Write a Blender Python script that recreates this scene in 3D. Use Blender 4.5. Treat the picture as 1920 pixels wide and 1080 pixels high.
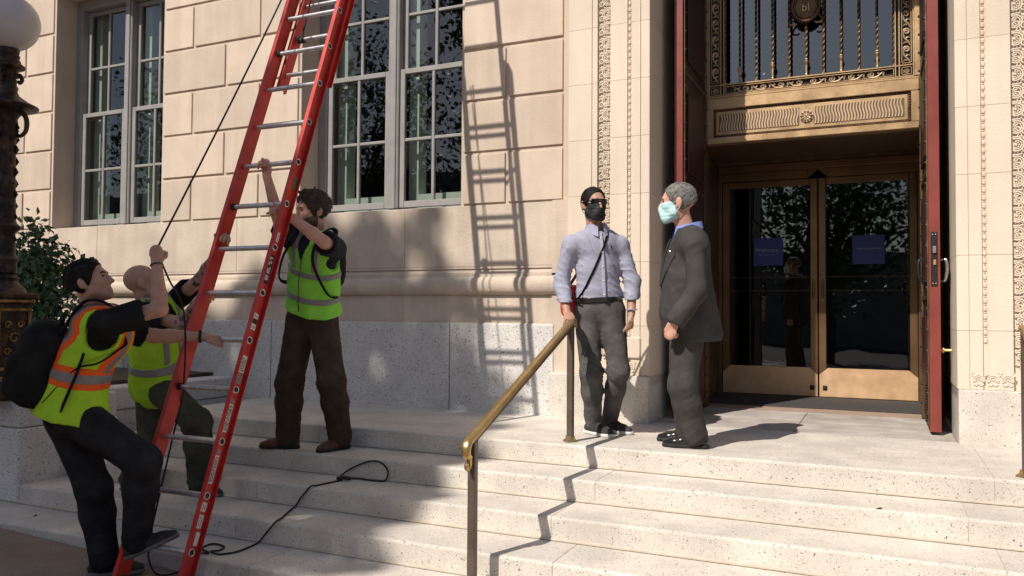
import bpy, math, random
import numpy as np
from mathutils import Vector, Matrix

for o in list(bpy.data.objects):
    bpy.data.objects.remove(o)
SC = bpy.context.scene
COL = SC.collection
R = math.radians

# ---------------------------------------------------------------- camera
YAW, PITCH, ROLL = -24.7177, 1.7094, 0.3961
cam_d = bpy.data.cameras.new('camera')
cam = bpy.data.objects.new('camera', cam_d)
COL.objects.link(cam)
cam_d.sensor_width = 36.0
cam_d.lens = 28.271
cam_d.clip_start = 0.05
cam_d.clip_end = 2000
_y, _p, _r = R(YAW), R(PITCH), R(ROLL)
_f = Vector((math.sin(_y) * math.cos(_p), math.cos(_y) * math.cos(_p), math.sin(_p)))
_r0 = Vector((math.cos(_y), -math.sin(_y), 0))
_u0 = _r0.cross(_f)
_rt = _r0 * math.cos(_r) + _u0 * math.sin(_r)
_up = _u0 * math.cos(_r) - _r0 * math.sin(_r)
cam.matrix_world = Matrix(((_rt.x, _up.x, -_f.x, 0), (_rt.y, _up.y, -_f.y, 0), (_rt.z, _up.z, -_f.z, 0.88), (0, 0, 0, 1)))
SC.camera = cam

# ---------------------------------------------------------------- light
SUN_AZ, SUN_EL = 70.0, 47.0          # light travels towards this bearing (from +X to +Y), sun this high
LX, LY, LZ = (math.cos(R(SUN_AZ)) * math.cos(R(SUN_EL)), math.sin(R(SUN_AZ)) * math.cos(R(SUN_EL)), -math.sin(R(SUN_EL)))
w = bpy.data.worlds.new('World')
SC.world = w
w.use_nodes = True
nt = w.node_tree
sky = nt.nodes.new('ShaderNodeTexSky')
sky.sky_type = 'NISHITA'
sky.sun_disc = False
sky.sun_elevation = R(SUN_EL)
sky.sun_rotation = math.atan2(-LX, -LY)
sky.air_density = 1.0
sky.dust_density = 1.6
sky.ozone_density = 1.0
bg = nt.nodes['Background']
bg.inputs[1].default_value = 0.076
nt.links.new(sky.outputs[0], bg.inputs[0])
sun_d = bpy.data.lights.new('sun', 'SUN')
sun_d.energy = 4.6
sun_d.angle = R(0.53)
sun_d.color = (1.0, 0.93, 0.83)
sun = bpy.data.objects.new('sun', sun_d)
COL.objects.link(sun)
sun.rotation_euler = Vector((LX, LY, LZ)).to_track_quat('-Z', 'Y').to_euler()
sun.location = (-8, -10, 20)
vs = SC.view_settings
vs.view_transform = 'Standard'
vs.look = 'None'
vs.exposure = 0.1
vs.gamma = 1.0
SC.cycles.max_bounces = 8
SC.cycles.transparent_max_bounces = 16
SC.cycles.caustics_reflective = False
SC.cycles.caustics_refractive = False
SC.cycles.sample_clamp_indirect = 6.0

# ---------------------------------------------------------------- materials
MATS = {}


def mat(name, c1, c2=None, scale=3.0, rough=0.7, metal=0.0, bump=0.0, bscale=40.0, spec=0.5, speck=None,
        streak=0.0, mid=(0.35, 0.65), rough2=None, ior=1.45, rnd=0.0, sheen=0.0, detail=5.0, local=False, sss=0.0, coat=0.0, sscale=(9.0, 9.0, 0.7)):
    """procedural material: two-colour world-space noise, optional speckles, vertical streaks and fine bump"""
    m = bpy.data.materials.new(name)
    m.use_nodes = True
    t = m.node_tree
    n, l = t.nodes, t.links
    b = n['Principled BSDF']
    b.inputs['Roughness'].default_value = rough
    b.inputs['Metallic'].default_value = metal
    b.inputs['IOR'].default_value = ior
    b.inputs['Specular IOR Level'].default_value = spec
    if sheen:
        b.inputs['Sheen Weight'].default_value = sheen
    if coat:
        b.inputs['Coat Weight'].default_value = coat
        b.inputs['Coat Roughness'].default_value = 0.15
    if sss:
        b.inputs['Subsurface Weight'].default_value = sss
        b.inputs['Subsurface Radius'].default_value = (0.012, 0.005, 0.003)
        b.inputs['Subsurface Scale'].default_value = 1.0
    if local:
        co = n.new('ShaderNodeTexCoord').outputs['Object']
    else:
        co = n.new('ShaderNodeNewGeometry').outputs['Position']
    c2 = c2 or c1
    nz = n.new('ShaderNodeTexNoise')
    nz.inputs['Scale'].default_value = scale
    nz.inputs['Detail'].default_value = detail
    nz.inputs['Roughness'].default_value = 0.6
    l.new(co, nz.inputs['Vector'])
    rp = n.new('ShaderNodeValToRGB')
    rp.color_ramp.elements[0].position, rp.color_ramp.elements[1].position = mid
    rp.color_ramp.elements[0].color = (*c1, 1)
    rp.color_ramp.elements[1].color = (*c2, 1)
    l.new(nz.outputs['Fac'], rp.inputs[0])
    out = rp.outputs[0]

    def mult(a, fac_socket, lo, hi):
        mr = n.new('ShaderNodeMapRange')
        mr.inputs[1].default_value, mr.inputs[2].default_value = 0.3, 0.7
        mr.inputs[3].default_value, mr.inputs[4].default_value = lo, hi
        l.new(fac_socket, mr.inputs[0])
        mx = n.new('ShaderNodeMix')
        mx.data_type = 'RGBA'
        mx.blend_type = 'MULTIPLY'
        mx.inputs[0].default_value = 1.0
        cmb = n.new('ShaderNodeCombineColor')
        for i in range(3):
            l.new(mr.outputs[0], cmb.inputs[i])
        l.new(a, mx.inputs[6])
        l.new(cmb.outputs[0], mx.inputs[7])
        return mx.outputs[2]
    if streak:
        mp = n.new('ShaderNodeMapping')
        mp.inputs['Scale'].default_value = sscale
        l.new(co, mp.inputs[0])
        s = n.new('ShaderNodeTexNoise')
        s.inputs['Scale'].default_value = 1.0
        s.inputs['Detail'].default_value = 4.0
        l.new(mp.outputs[0], s.inputs['Vector'])
        out = mult(out, s.outputs['Fac'], 1.0 - streak, 1.0 + streak * 0.4)
    if rnd:
        oi = n.new('ShaderNodeObjectInfo')
        out = mult(out, oi.outputs['Random'], 1.0 - rnd, 1.0 + rnd)
    if speck:
        for (sc, lo, hi, col, seed) in speck:
            v = n.new('ShaderNodeTexNoise')
            v.inputs['Scale'].default_value = sc
            v.inputs['Detail'].default_value = 1.5
            v.inputs['Distortion'].default_value = 0.6
            mp = n.new('ShaderNodeMapping')
            mp.inputs['Location'].default_value = (seed, seed * 0.7, seed * 1.3)
            l.new(co, mp.inputs[0])
            l.new(mp.outputs[0], v.inputs['Vector'])
            mr = n.new('ShaderNodeMapRange')
            mr.inputs[1].default_value, mr.inputs[2].default_value = lo, hi
            mr.clamp = True
            l.new(v.outputs['Fac'], mr.inputs[0])
            mx = n.new('ShaderNodeMix')
            mx.data_type = 'RGBA'
            l.new(mr.outputs[0], mx.inputs[0])
            l.new(out, mx.inputs[6])
            mx.inputs[7].default_value = (*col, 1)
            out = mx.outputs[2]
    l.new(out, b.inputs['Base Color'])
    if rough2 is not None:
        mr = n.new('ShaderNodeMapRange')
        mr.inputs[1].default_value, mr.inputs[2].default_value = 0.3, 0.7
        mr.inputs[3].default_value, mr.inputs[4].default_value = rough, rough2
        l.new(nz.outputs['Fac'], mr.inputs[0])
        l.new(mr.outputs[0], b.inputs['Roughness'])
    if bump:
        bn = n.new('ShaderNodeTexNoise')
        bn.inputs['Scale'].default_value = bscale
        bn.inputs['Detail'].default_value = 4.0
        l.new(co, bn.inputs['Vector'])
        bp = n.new('ShaderNodeBump')
        bp.inputs['Strength'].default_value = 1.0
        bp.inputs['Distance'].default_value = bump
        l.new(bn.outputs['Fac'], bp.inputs['Height'])
        l.new(bp.outputs[0], b.inputs['Normal'])
    MATS[name] = m
    return m


def glass(name, tint, f0):
    """thin pane: see-through, with a mirror reflection that grows towards grazing angles"""
    m = bpy.data.materials.new(name)
    m.use_nodes = True
    t = m.node_tree
    n, l = t.nodes, t.links
    n.remove(n['Principled BSDF'])
    tr = n.new('ShaderNodeBsdfTransparent')
    tr.inputs[0].default_value = (*tint, 1)
    gl = n.new('ShaderNodeBsdfGlossy')
    gl.inputs['Roughness'].default_value = 0.012
    gl.inputs[0].default_value = (1, 1, 1, 1)
    fr = n.new('ShaderNodeLayerWeight')
    fr.inputs[0].default_value = 0.5
    pw = n.new('ShaderNodeMath')
    pw.operation = 'POWER'
    pw.inputs[1].default_value = 4.0
    l.new(fr.outputs['Facing'], pw.inputs[0])
    ma = n.new('ShaderNodeMath')
    ma.operation = 'MULTIPLY_ADD'
    ma.inputs[1].default_value = 1 - f0
    ma.inputs[2].default_value = f0
    l.new(pw.outputs[0], ma.inputs[0])
    mx = n.new('ShaderNodeMixShader')
    l.new(ma.outputs[0], mx.inputs[0])
    l.new(tr.outputs[0], mx.inputs[1])
    l.new(gl.outputs[0], mx.inputs[2])
    nz = n.new('ShaderNodeTexNoise')
    nz.inputs['Scale'].default_value = 1.6
    l.new(n.new('ShaderNodeNewGeometry').outputs['Position'], nz.inputs['Vector'])
    bp = n.new('ShaderNodeBump')
    bp.inputs['Distance'].default_value = 0.012
    bp.inputs['Strength'].default_value = 0.12
    l.new(nz.outputs['Fac'], bp.inputs['Height'])
    l.new(bp.outputs[0], gl.inputs['Normal'])
    l.new(mx.outputs[0], n['Material Output'].inputs[0])
    MATS[name] = m
    return m


GSPK = [(170, 0.60, 0.66, (0.26, 0.25, 0.24), 3.0), (75, 0.645, 0.69, (0.14, 0.13, 0.125), 11.0)]
mat('limestone', (0.585, 0.475, 0.378), (0.67, 0.548, 0.442), 2.2, 0.85, bump=0.002, bscale=60, streak=0.09, rnd=0.06)
mat('limestone_pale', (0.70, 0.595, 0.475), (0.76, 0.65, 0.53), 2.0, 0.85, bump=0.002, bscale=60, streak=0.05, rnd=0.02)
mat('limestone_sill', (0.55, 0.455, 0.37), (0.66, 0.55, 0.45), 2.6, 0.85, bump=0.003, bscale=50, streak=0.12)
mat('granite', (0.66, 0.635, 0.615), (0.75, 0.72, 0.69), 5.0, 0.75, bump=0.0015, bscale=120, speck=GSPK, rnd=0.03)
mat('granite_pale', (0.58, 0.53, 0.472), (0.73, 0.675, 0.60), 3.0, 0.75, streak=0.09, sscale=(2.2, 2.2, 1.5), bump=0.0015, bscale=120, speck=[(190, .60, .66, (.40, .36, .31), 3.), (85, .655, .70, (.17, .15, .14), 11.)], rnd=0.03)
mat('granite_tread', (0.37, 0.335, 0.31), (0.57, 0.52, 0.465), 3.2, 0.8, bump=0.0015, bscale=150, rnd=0.04, streak=0.16, sscale=(1.1, 9.0, 3.0), speck=[(210, 0.60, 0.7, (0.30, 0.275, 0.25), 3.0)])
mat('mortar', (0.50, 0.43, 0.34), (0.58, 0.51, 0.42), 20, 0.95)
mat('paver', (0.26, 0.185, 0.145), (0.34, 0.25, 0.195), 3.5, 0.9, bump=0.002, bscale=90, rnd=0.06, speck=[(120, 0.6, 0.68, (0.12, 0.10, 0.09), 5.0)])
mat('asphalt', (0.045, 0.045, 0.047), (0.065, 0.063, 0.062), 4, 0.9, bump=0.004, bscale=150)
mat('concrete', (0.34, 0.31, 0.28), (0.42, 0.39, 0.35), 3, 0.9, bump=0.002, bscale=60)
mat('window_paint', (0.27, 0.26, 0.25), (0.32, 0.31, 0.30), 6, 0.45, bump=0.0006, bscale=50)
mat('white_paint', (0.70, 0.74, 0.68), (0.76, 0.80, 0.74), 5, 0.5)
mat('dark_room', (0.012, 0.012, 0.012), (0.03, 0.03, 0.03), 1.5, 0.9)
mat('curtain', (0.018, 0.02, 0.019), (0.04, 0.04, 0.038), 3, 0.9)
glass('window_glass', (0.62, 0.68, 0.64), 0.10)
glass('door_glass', (0.45, 0.47, 0.48), 0.13)
glass('transom_glass', (0.10, 0.11, 0.13), 0.16)
mat('bronze', (0.40, 0.265, 0.145), (0.55, 0.385, 0.22), 6, 0.42, metal=0.7, rough2=0.55, bump=0.0006, bscale=60)
mat('bronze_dark', (0.095, 0.06, 0.035), (0.20, 0.125, 0.07), 9, 0.45, metal=0.6, rough2=0.6, bump=0.001, bscale=70)
mat('bronze_relief', (0.56, 0.42, 0.28), (0.68, 0.52, 0.35), 7, 0.42, metal=0.55, bump=0.0006, bscale=90)
mat('bronze_black', (0.03, 0.025, 0.022), (0.05, 0.04, 0.033), 9, 0.5, metal=0.5)
mat('bronze_door', (0.23, 0.135, 0.07), (0.29, 0.175, 0.095), 3, 0.36, metal=0.8, rough2=0.46, bump=0.0004, bscale=40)
mat('kick_plate', (0.74, 0.47, 0.27), (0.86, 0.58, 0.35), 7, 0.30, metal=0.35, rough2=0.50, bump=0.0008, bscale=22)
mat('lamp_bronze', (0.028, 0.02, 0.016), (0.12, 0.075, 0.05), 12, 0.5, metal=0.6, bump=0.003, bscale=45, mid=(0.45, 0.7))
mat('lamp_bronze_gilt', (0.10, 0.06, 0.03), (0.34, 0.20, 0.09), 14, 0.42, metal=0.7, bump=0.002, bscale=60)
mat('globe_glass', (0.50, 0.47, 0.47), (0.56, 0.53, 0.53), 3, 0.35, sss=0.0)
mat('brass', (0.50, 0.36, 0.16), (0.60, 0.44, 0.21), 8, 0.30, metal=0.9, rough2=0.42)
mat('post_bronze', (0.13, 0.10, 0.08), (0.17, 0.135, 0.11), 8, 0.45, metal=0.5)
mat('door_red', (0.205, 0.042, 0.034), (0.255, 0.058, 0.046), 5, 0.42, bump=0.0008, bscale=25, streak=0.1)
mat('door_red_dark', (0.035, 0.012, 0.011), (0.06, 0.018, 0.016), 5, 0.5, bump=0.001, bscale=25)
mat('steel', (0.55, 0.54, 0.52), (0.62, 0.61, 0.59), 8, 0.32, metal=0.9)
mat('black_metal', (0.02, 0.02, 0.021), (0.035, 0.034, 0.034), 8, 0.45, metal=0.4)
mat('mat_fibre', (0.045, 0.042, 0.042), (0.075, 0.068, 0.065), 60, 0.95, bump=0.003, bscale=200)
mat('sill_stone', (0.36, 0.255, 0.20), (0.43, 0.31, 0.25), 6, 0.7)
mat('ladder_red', (0.42, 0.022, 0.019), (0.60, 0.050, 0.036), 6, 0.42, bump=0.0004, bscale=120, spec=0.5)
mat('aluminium', (0.50, 0.50, 0.51), (0.74, 0.74, 0.74), 22, 0.36, metal=0.75, bump=0.0003, bscale=200)
mat('rubber', (0.014, 0.014, 0.014), (0.028, 0.027, 0.026), 30, 0.8)
mat('rope_black', (0.012, 0.012, 0.013), (0.03, 0.03, 0.03), 90, 0.85, bump=0.002, bscale=150)
mat('label_white', (0.62, 0.62, 0.60), (0.74, 0.74, 0.72), 30, 0.6)
mat('label_grey', (0.16, 0.16, 0.16), (0.30, 0.30, 0.30), 45, 0.6)
mat('label_black', (0.02, 0.02, 0.022), (0.03, 0.03, 0.03), 10, 0.5)
mat('tape_green', (0.07, 0.17, 0.06), (0.10, 0.22, 0.08), 20, 0.6)
mat('sign_blue', (0.050, 0.056, 0.23), (0.058, 0.064, 0.26), 8, 0.5)
mat('sign_print', (0.36, 0.36, 0.48), None, 5, 0.6)
mat('bark', (0.05, 0.038, 0.028), (0.10, 0.078, 0.058), 9, 0.95, bump=0.02, bscale=14)
mat('leaf', (0.035, 0.075, 0.022), (0.075, 0.14, 0.04), 1.4, 0.5)
mat('leaf_shrub', (0.03, 0.075, 0.028), (0.07, 0.135, 0.05), 9, 0.42, rnd=0.0)
mat('opposite_stone', (0.23, 0.21, 0.19), (0.30, 0.28, 0.25), 1, 0.9)

# ---------------------------------------------------------------- mesh helpers


class MB:
    def __init__(s):
        s.v, s.f, s.n = [], [], 0

    def add(s, v, f):
        v = np.asarray(v, float).reshape(-1, 3)
        s.v.append(v)
        k = s.n
        s.f += [tuple(i + k for i in q) for q in f]
        s.n += len(v)
        return s

    def box(s, x0, x1, y0, y1, z0, z1):
        v = [(x, y, z) for z in (z0, z1) for y in (y0, y1) for x in (x0, x1)]
        return s.add(v, [(0, 2, 3, 1), (4, 5, 7, 6), (0, 1, 5, 4), (2, 6, 7, 3), (0, 4, 6, 2), (1, 3, 7, 5)])

    def cbox(s, x0, x1, y0, y1, z0, z1, c=0.01):
        """box with every edge chamfered"""
        lo, hi = np.array((x0, y0, z0), float), np.array((x1, y1, z1), float)
        c = min(c, (hi - lo).min() * 0.45)
        vs_, fs = [], []
        idx = {}
        for sx in (0, 1):
            for sy in (0, 1):
                for sz in (0, 1):
                    sg = (sx, sy, sz)
                    for a in range(3):
                        p = [0, 0, 0]
                        for i in range(3):
                            e = lo[i] if sg[i] == 0 else hi[i]
                            p[i] = e if i == a else (e + c if sg[i] == 0 else e - c)
                        idx[(sg, a)] = len(vs_)
                        vs_.append(p)
        for a in range(3):
            b, d = (a + 1) % 3, (a + 2) % 3
            for s1 in (0, 1):
                def key(ib, id_):
                    g = [0, 0, 0]
                    g[a], g[b], g[d] = s1, ib, id_
                    return idx[(tuple(g), a)]
                q = (key(0, 0), key(1, 0), key(1, 1), key(0, 1))
                fs.append(q if s1 else q[::-1])
            # edges parallel to axis a
            for ib in (0, 1):
                for id_ in (0, 1):
                    def k2(ia, ax):
                        g = [0, 0, 0]
                        g[a], g[b], g[d] = ia, ib, id_
                        return idx[(tuple(g), ax)]
                    q = (k2(0, b), k2(1, b), k2(1, d), k2(0, d))
                    fs.append(q if ib == id_ else q[::-1])
        for sx in (0, 1):
            for sy in (0, 1):
                for sz in (0, 1):
                    t = tuple(idx[((sx, sy, sz), a)] for a in range(3))
                    fs.append(t if (sx + sy + sz) % 2 else t[::-1])
        return s.add(vs_, fs)

    def prism(s, prof, x0, x1, axis=0):
        """polygon extruded along an axis; prof gives the other two coordinates in cyclic order"""
        n = len(prof)
        v = []
        for x in (x0, x1):
            for (a, b) in prof:
                v.append({0: (x, a, b), 1: (a, x, b), 2: (a, b, x)}[axis])
        f = [(i, (i + 1) % n, n + (i + 1) % n, n + i) for i in range(n)]
        f += [tuple(range(n))[::-1], tuple(range(n, 2 * n))]
        return s.add(v, f)

    def tube(s, path, r, n=8, caps=True, closed=False, flat=1.0):
        P = np.asarray(path, float)
        m = len(P)
        r = np.broadcast_to(np.asarray(r, float), (m,))
        T = np.zeros_like(P)
        if closed:
            T = np.roll(P, -1, 0) - np.roll(P, 1, 0)
        else:
            T[1:-1] = P[2:] - P[:-2]
            T[0], T[-1] = P[1] - P[0], P[-1] - P[-2]
        T /= np.linalg.norm(T, axis=1)[:, None] + 1e-12
        ref = np.array((0, 0, 1.0)) if abs(T[0][2]) < 0.9 else np.array((0, 1.0, 0))
        u = np.cross(T[0], ref)
        u /= np.linalg.norm(u)
        v = []
        for i in range(m):
            u = u - T[i] * (u @ T[i])
            u /= np.linalg.norm(u) + 1e-12
            w_ = np.cross(T[i], u)
            for k in range(n):
                a = 2 * math.pi * k / n
                v.append(P[i] + r[i] * (u * math.cos(a) + w_ * math.sin(a) * flat))
        f = []
        for i in range(m if closed else m - 1):
            j = (i + 1) % m
            for k in range(n):
                k2 = (k + 1) % n
                f.append((i * n + k, i * n + k2, j * n + k2, j * n + k))
        if caps and not closed:
            f.append(tuple(range(n))[::-1])
            f.append(tuple(range((m - 1) * n, m * n)))
        return s.add(v, f)

    def lathe(s, prof, c=(0, 0, 0), n=24, axis=2):
        v, f = [], []
        m = len(prof)
        for (r, h) in prof:
            for k in range(n):
                a = 2 * math.pi * k / n
                p = (r * math.cos(a), r * math.sin(a), h)
                if axis == 1:
                    p = (p[0], h, p[1])
                elif axis == 0:
                    p = (h, p[0], p[1])
                v.append((p[0] + c[0], p[1] + c[1], p[2] + c[2]))
        for i in range(m - 1):
            for k in range(n):
                k2 = (k + 1) % n
                q = (i * n + k, i * n + k2, (i + 1) * n + k2, (i + 1) * n + k)
                f.append(q if axis != 1 else q[::-1])
        f.append(tuple(range(n))[::-1] if axis != 1 else tuple(range(n)))
        f.append(tuple(range((m - 1) * n, m * n)) if axis != 1 else tuple(range((m - 1) * n, m * n))[::-1])
        return s.add(v, f)

    def xform(s, M3, t=(0, 0, 0)):
        M3 = np.asarray(M3, float)
        s.v = [np.concatenate(s.v) @ M3.T + np.asarray(t, float)]
        return s

    def mesh(s, name, material, smooth=False, center=None, angle=40):
        V = np.concatenate(s.v)
        if center is not None:
            V = V - np.asarray(center)
        me = bpy.data.meshes.new(name)
        me.from_pydata(V.tolist(), [], s.f)
        me.materials.append(MATS[material])
        if smooth:
            me.polygons.foreach_set('use_smooth', [True] * len(me.polygons))
            if angle < 180:
                me.set_sharp_from_angle(angle=R(angle))
        me.update()
        return me

    def build(s, name, material, parent=None, smooth=False, angle=40):
        V = np.concatenate(s.v)
        c = (V.min(0) + V.max(0)) / 2
        me = s.mesh(name, material, smooth, c, angle)
        return put(name, me, c, parent)


def wpos(o):
    p = Vector(o.location)
    while o.parent:
        o = o.parent
        p = p + o.location
    return p


def put(name, me, loc, parent=None, rz=0.0):
    o = bpy.data.objects.new(name, me)
    COL.objects.link(o)
    loc = Vector(loc)
    if parent is not None:
        o.parent = parent
        loc = loc - wpos(parent)
    o.location = loc
    o.rotation_euler[2] = rz
    return o


def empty(name, loc, label=None, cat=None, group=None, parent=None, kind=None):
    o = put(name, None, loc, parent)
    o.empty_display_size = 0.2
    return tag(o, label, cat, group, kind)


def tag(o, label=None, cat=None, group=None, kind=None):
    if label:
        o['label'] = label
    if cat:
        o['category'] = cat
    if group:
        o['group'] = group
    if kind:
        o['kind'] = kind
    return o


def text_mesh(txt, size, material, depth=0.001, name='lettering'):
    cu = bpy.data.curves.new(name, 'FONT')
    cu.body = txt
    cu.size = size
    cu.extrude = depth
    cu.align_x = 'CENTER'
    cu.align_y = 'CENTER'
    ob = bpy.data.objects.new(name, cu)
    COL.objects.link(ob)
    dg = bpy.context.evaluated_depsgraph_get()
    me = bpy.data.meshes.new_from_object(ob.evaluated_get(dg))
    bpy.data.objects.remove(ob)
    bpy.data.curves.remove(cu)
    me.name = name
    me.materials.clear()
    me.materials.append(MATS[material])
    return me


def bez(pts, n=12):
    """Catmull-Rom through points"""
    P = np.asarray(pts, float)
    Q = np.vstack([2 * P[0] - P[1], P, 2 * P[-1] - P[-2]])
    out = []
    for i in range(len(P) - 1):
        a, b, c, d = Q[i:i + 4]
        for t in np.linspace(0, 1, n, endpoint=False):
            out.append(0.5 * (2 * b + (c - a) * t + (2 * a - 5 * b + 4 * c - d) * t * t + (3 * b - 3 * c + d - a) * t ** 3))
    out.append(P[-1])
    return np.array(out)


rng = random.Random(7)

# ================================================================ the setting: street, pavement, steps


def gz(x):
    return -0.60 - 0.04 * (min(max(x, -40), 40) + 4.8)


g = MB()
for (x0, x1) in ((-400, -40), (-40, 40), (40, 400)):
    g.add([(x0, -400, gz(x0) - .14), (x1, -400, gz(x1) - .14), (x1, 60, gz(x1) - .14), (x0, 60, gz(x0) - .14)], [(0, 1, 2, 3)])
tag(g.build('road', 'asphalt'), kind='structure')
g = MB()
g.add([(-40, -9.2, gz(-40) - .012), (40, -9.2, gz(40) - .012), (40, 3.55, gz(40) - .012), (-40, 3.55, gz(-40) - .012)], [(0, 1, 2, 3)])
pave = tag(g.build('pavement', 'concrete'), kind='structure')
k = MB()
k.add([(-40, -9.35, gz(-40)), (40, -9.35, gz(40)), (40, -9.2, gz(40)), (-40, -9.2, gz(-40)),
       (-40, -9.37, gz(-40) - .3), (40, -9.37, gz(40) - .3), (40, -9.2, gz(40) - .3), (-40, -9.2, gz(-40) - .3)],
      [(0, 1, 2, 3), (4, 5, 1, 0)])
tag(k.build('kerb', 'granite'), kind='structure')
for i in range(-9, 5):                                   # paving slabs, each a piece of the pavement
    for j in range(7):
        x0, y1 = i * 1.52 + 0.9, 3.49 - j * 1.45
        x1, y0 = x0 + 1.512, y1 - 1.442
        s = MB()
        c = 0.005
        top = [(x0 + c, y0 + c), (x1 - c, y0 + c), (x1 - c, y1 - c), (x0 + c, y1 - c)]
        bot = [(x0, y0), (x1, y0), (x1, y1), (x0, y1)]
        v = [(a, b, gz(a)) for a, b in top] + [(a, b, gz(a) - .006) for a, b in bot] + [(a, b, gz(a) - .03) for a, b in bot]
        s.add(v, [(0, 1, 2, 3)] + [(4 + q, 4 + (q + 1) % 4, (q + 1) % 4, q) for q in range(4)] + [(8 + q, 8 + (q + 1) % 4, 4 + (q + 1) % 4, 4 + q) for q in range(4)])
        s.build('paving_slab', 'paver', pave)

NOSE = [(5.05, 0.0), (4.655, -0.14), (4.265, -0.275), (3.885, -0.41), (3.50, -0.545)]
steps = tag(MB().box(-5.70, 3.2, 3.60, 6.2, -1.6, -0.56).build('entrance_steps', 'mortar'), kind='structure')


def step_stone(x0, x1, y, z, depth, h, parent=steps, name='step_stone'):
    """stone step: rounded nosing, vertical riser, tread running back"""
    r = 0.016
    prof = [(y + depth, z), (y + depth, z - h), (y, z - h), (y, z - r)]
    for a in (30, 60):
        prof.append((y + r - r * math.cos(R(a)), z - r + r * math.sin(R(a))))
    prof.append((y + r, z))
    m = MB().prism(prof, x0 + 0.002, x1 - 0.002)
    o = m.build(name, 'granite_pale', parent)
    o.data.materials.append(MATS['granite_tread'])
    for p in o.data.polygons:
        if p.normal.z > 0.9:
            p.material_index = 1
    return o


def fillet(x0, x1, y, z, parent=steps):
    MB().prism([(y + .01, z + .004), (y - .012, z + .004), (y - .012, z + .011), (y - .003, z + .014), (y + .01, z + .02)], x0, x1).build('bed_joint', 'mortar', parent)


JN = [[-5.70, -3.95, -1.772, 0.545, 3.2], [-5.70, -4.6, -3.0, -1.582, 0.387, 3.2], [-5.70, -3.86, -1.709, 0.503, 3.2],
      [-5.75, -3.68, -1.549, 0.45, 3.2], [-7.4, -5.3, -3.21, -1.62, 0.4, 3.2]]
for i, ((y, z), js) in enumerate(zip(NOSE, JN)):
    hh = 0.135 if i < 4 else 0.32
    for a, b in zip(js[:-1], js[1:]):
        step_stone(a, b, y, z, (1.30 if i == 0 else 0.43) if i else 1.31, hh)
        MB().box(b - .0022, b + .0022, y + .0035, y + (1.30 if i == 0 else .42), z - hh + .002, z - .0035).build('joint', 'mortar', steps)
        if i < 4:
            fillet(a, b, y, z - (0.14, 0.135, 0.135, 0.135)[i])
# floor of the porch behind the first row of landing stones
for (a, b) in ((-1.69, -0.61), (-0.61, 0.47)):
    for (c, d) in ((6.365, 7.66),):
        MB().cbox(a + .002, b - .002, c, d - .003, -.2, 0.0, .004).build('landing_slab', 'granite_tread', steps)

# ---------------------------------------------------------------- left flank of the steps
flank = empty('flank_wall', (-6.6, 4.3, -.545), 'grey granite block wall beside the steps, under the bronze lamp', 'wall')
MB().cbox(-9.0, -5.75, 3.87, 4.72, -.545, -.005, .012).build('block', 'granite', flank)
MB().cbox(-9.0, -5.76, 3.88, 4.71, 0.0, .20, .012).build('block', 'granite', flank)
MB().cbox(-9.0, -6.06, 4.725, 6.355, -.545, -.005, .012).build('block', 'granite', flank)
MB().cbox(-9.0, -6.05, 4.715, 6.35, 0.0, .20, .012).build('coping', 'granite', flank)

# ================================================================ the building
BLD = empty('stone_building', (-4.0, 6.6, 0), 'beige limestone building with tall windows and a bronze entrance', 'building')


def bpart(mb, name, material, parent=None, **kw):
    return mb.build(name, material, parent or BLD, **kw)


WY = 6.40                                    # drafted margin plane, the blocks stand proud of it
W_OPEN = [(-9.0, -7.21), (-5.29, -3.46)]
W0, W1 = 1.835, 4.665
m = MB()
xs = [-14.0, -9.0, -7.21, -5.29, -3.46, -2.30]
for a, b in ((0, 1), (2, 3), (4, 5)):
    m.box(xs[a], xs[b], WY, WY + .42, 1.60, 6.6)
for a, b in W_OPEN:
    m.box(a, b, WY, WY + .42, W1, 6.6)
    m.box(a, b, WY + .001, WY + .42, 1.60, W0)
wall = bpart(m, 'wall', 'limestone')
# rusticated blocks
G = 0.017
A_J = [-12.33, -11.395, -10.46, -9.52, -6.75, -5.815, -3.0]
B_J = [-11.86, -10.92, -9.99, -6.287]
for ci in range(6):
    z0, z1 = 1.848 + .47 * ci, 1.848 + .47 * (ci + 1)
    js = A_J if ci % 2 == 0 else B_J
    for (a, b) in ((-13.2, -9.0), (-7.21, -5.29), (-3.46, -2.44)):
        ed = [a + .015] + [j for j in js if a < j < b] + [b - .02]
        for q in range(len(ed) - 1):
            x0, x1 = ed[q] + (G if q else .015), ed[q + 1] - (G if q < len(ed) - 2 else .015)
            d = WY - .0165 + rng.uniform(-.002, .002)
            c = .004
            u0, u1, v0, v1 = x0 - 0, x1, z0 + .001, z1 - .032
            mb = MB().add([(u0, WY, v0), (u1, WY, v0), (u1, WY, v1), (u0, WY, v1),
                           (u0, d + c, v0), (u1, d + c, v0), (u1, d + c, v1), (u0, d + c, v1),
                           (u0 + c, d, v0 + c), (u1 - c, d, v0 + c), (u1 - c, d, v1 - c), (u0 + c, d, v1 - c)],
                          [(8, 9, 10, 11)] + [(4 + i, 4 + (i + 1) % 4, 8 + (i + 1) % 4, 8 + i) for i in range(4)] +
                          [(i, (i + 1) % 4, 4 + (i + 1) % 4, 4 + i) for i in range(4)])
            bpart(mb, 'block', 'limestone', wall)
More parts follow.
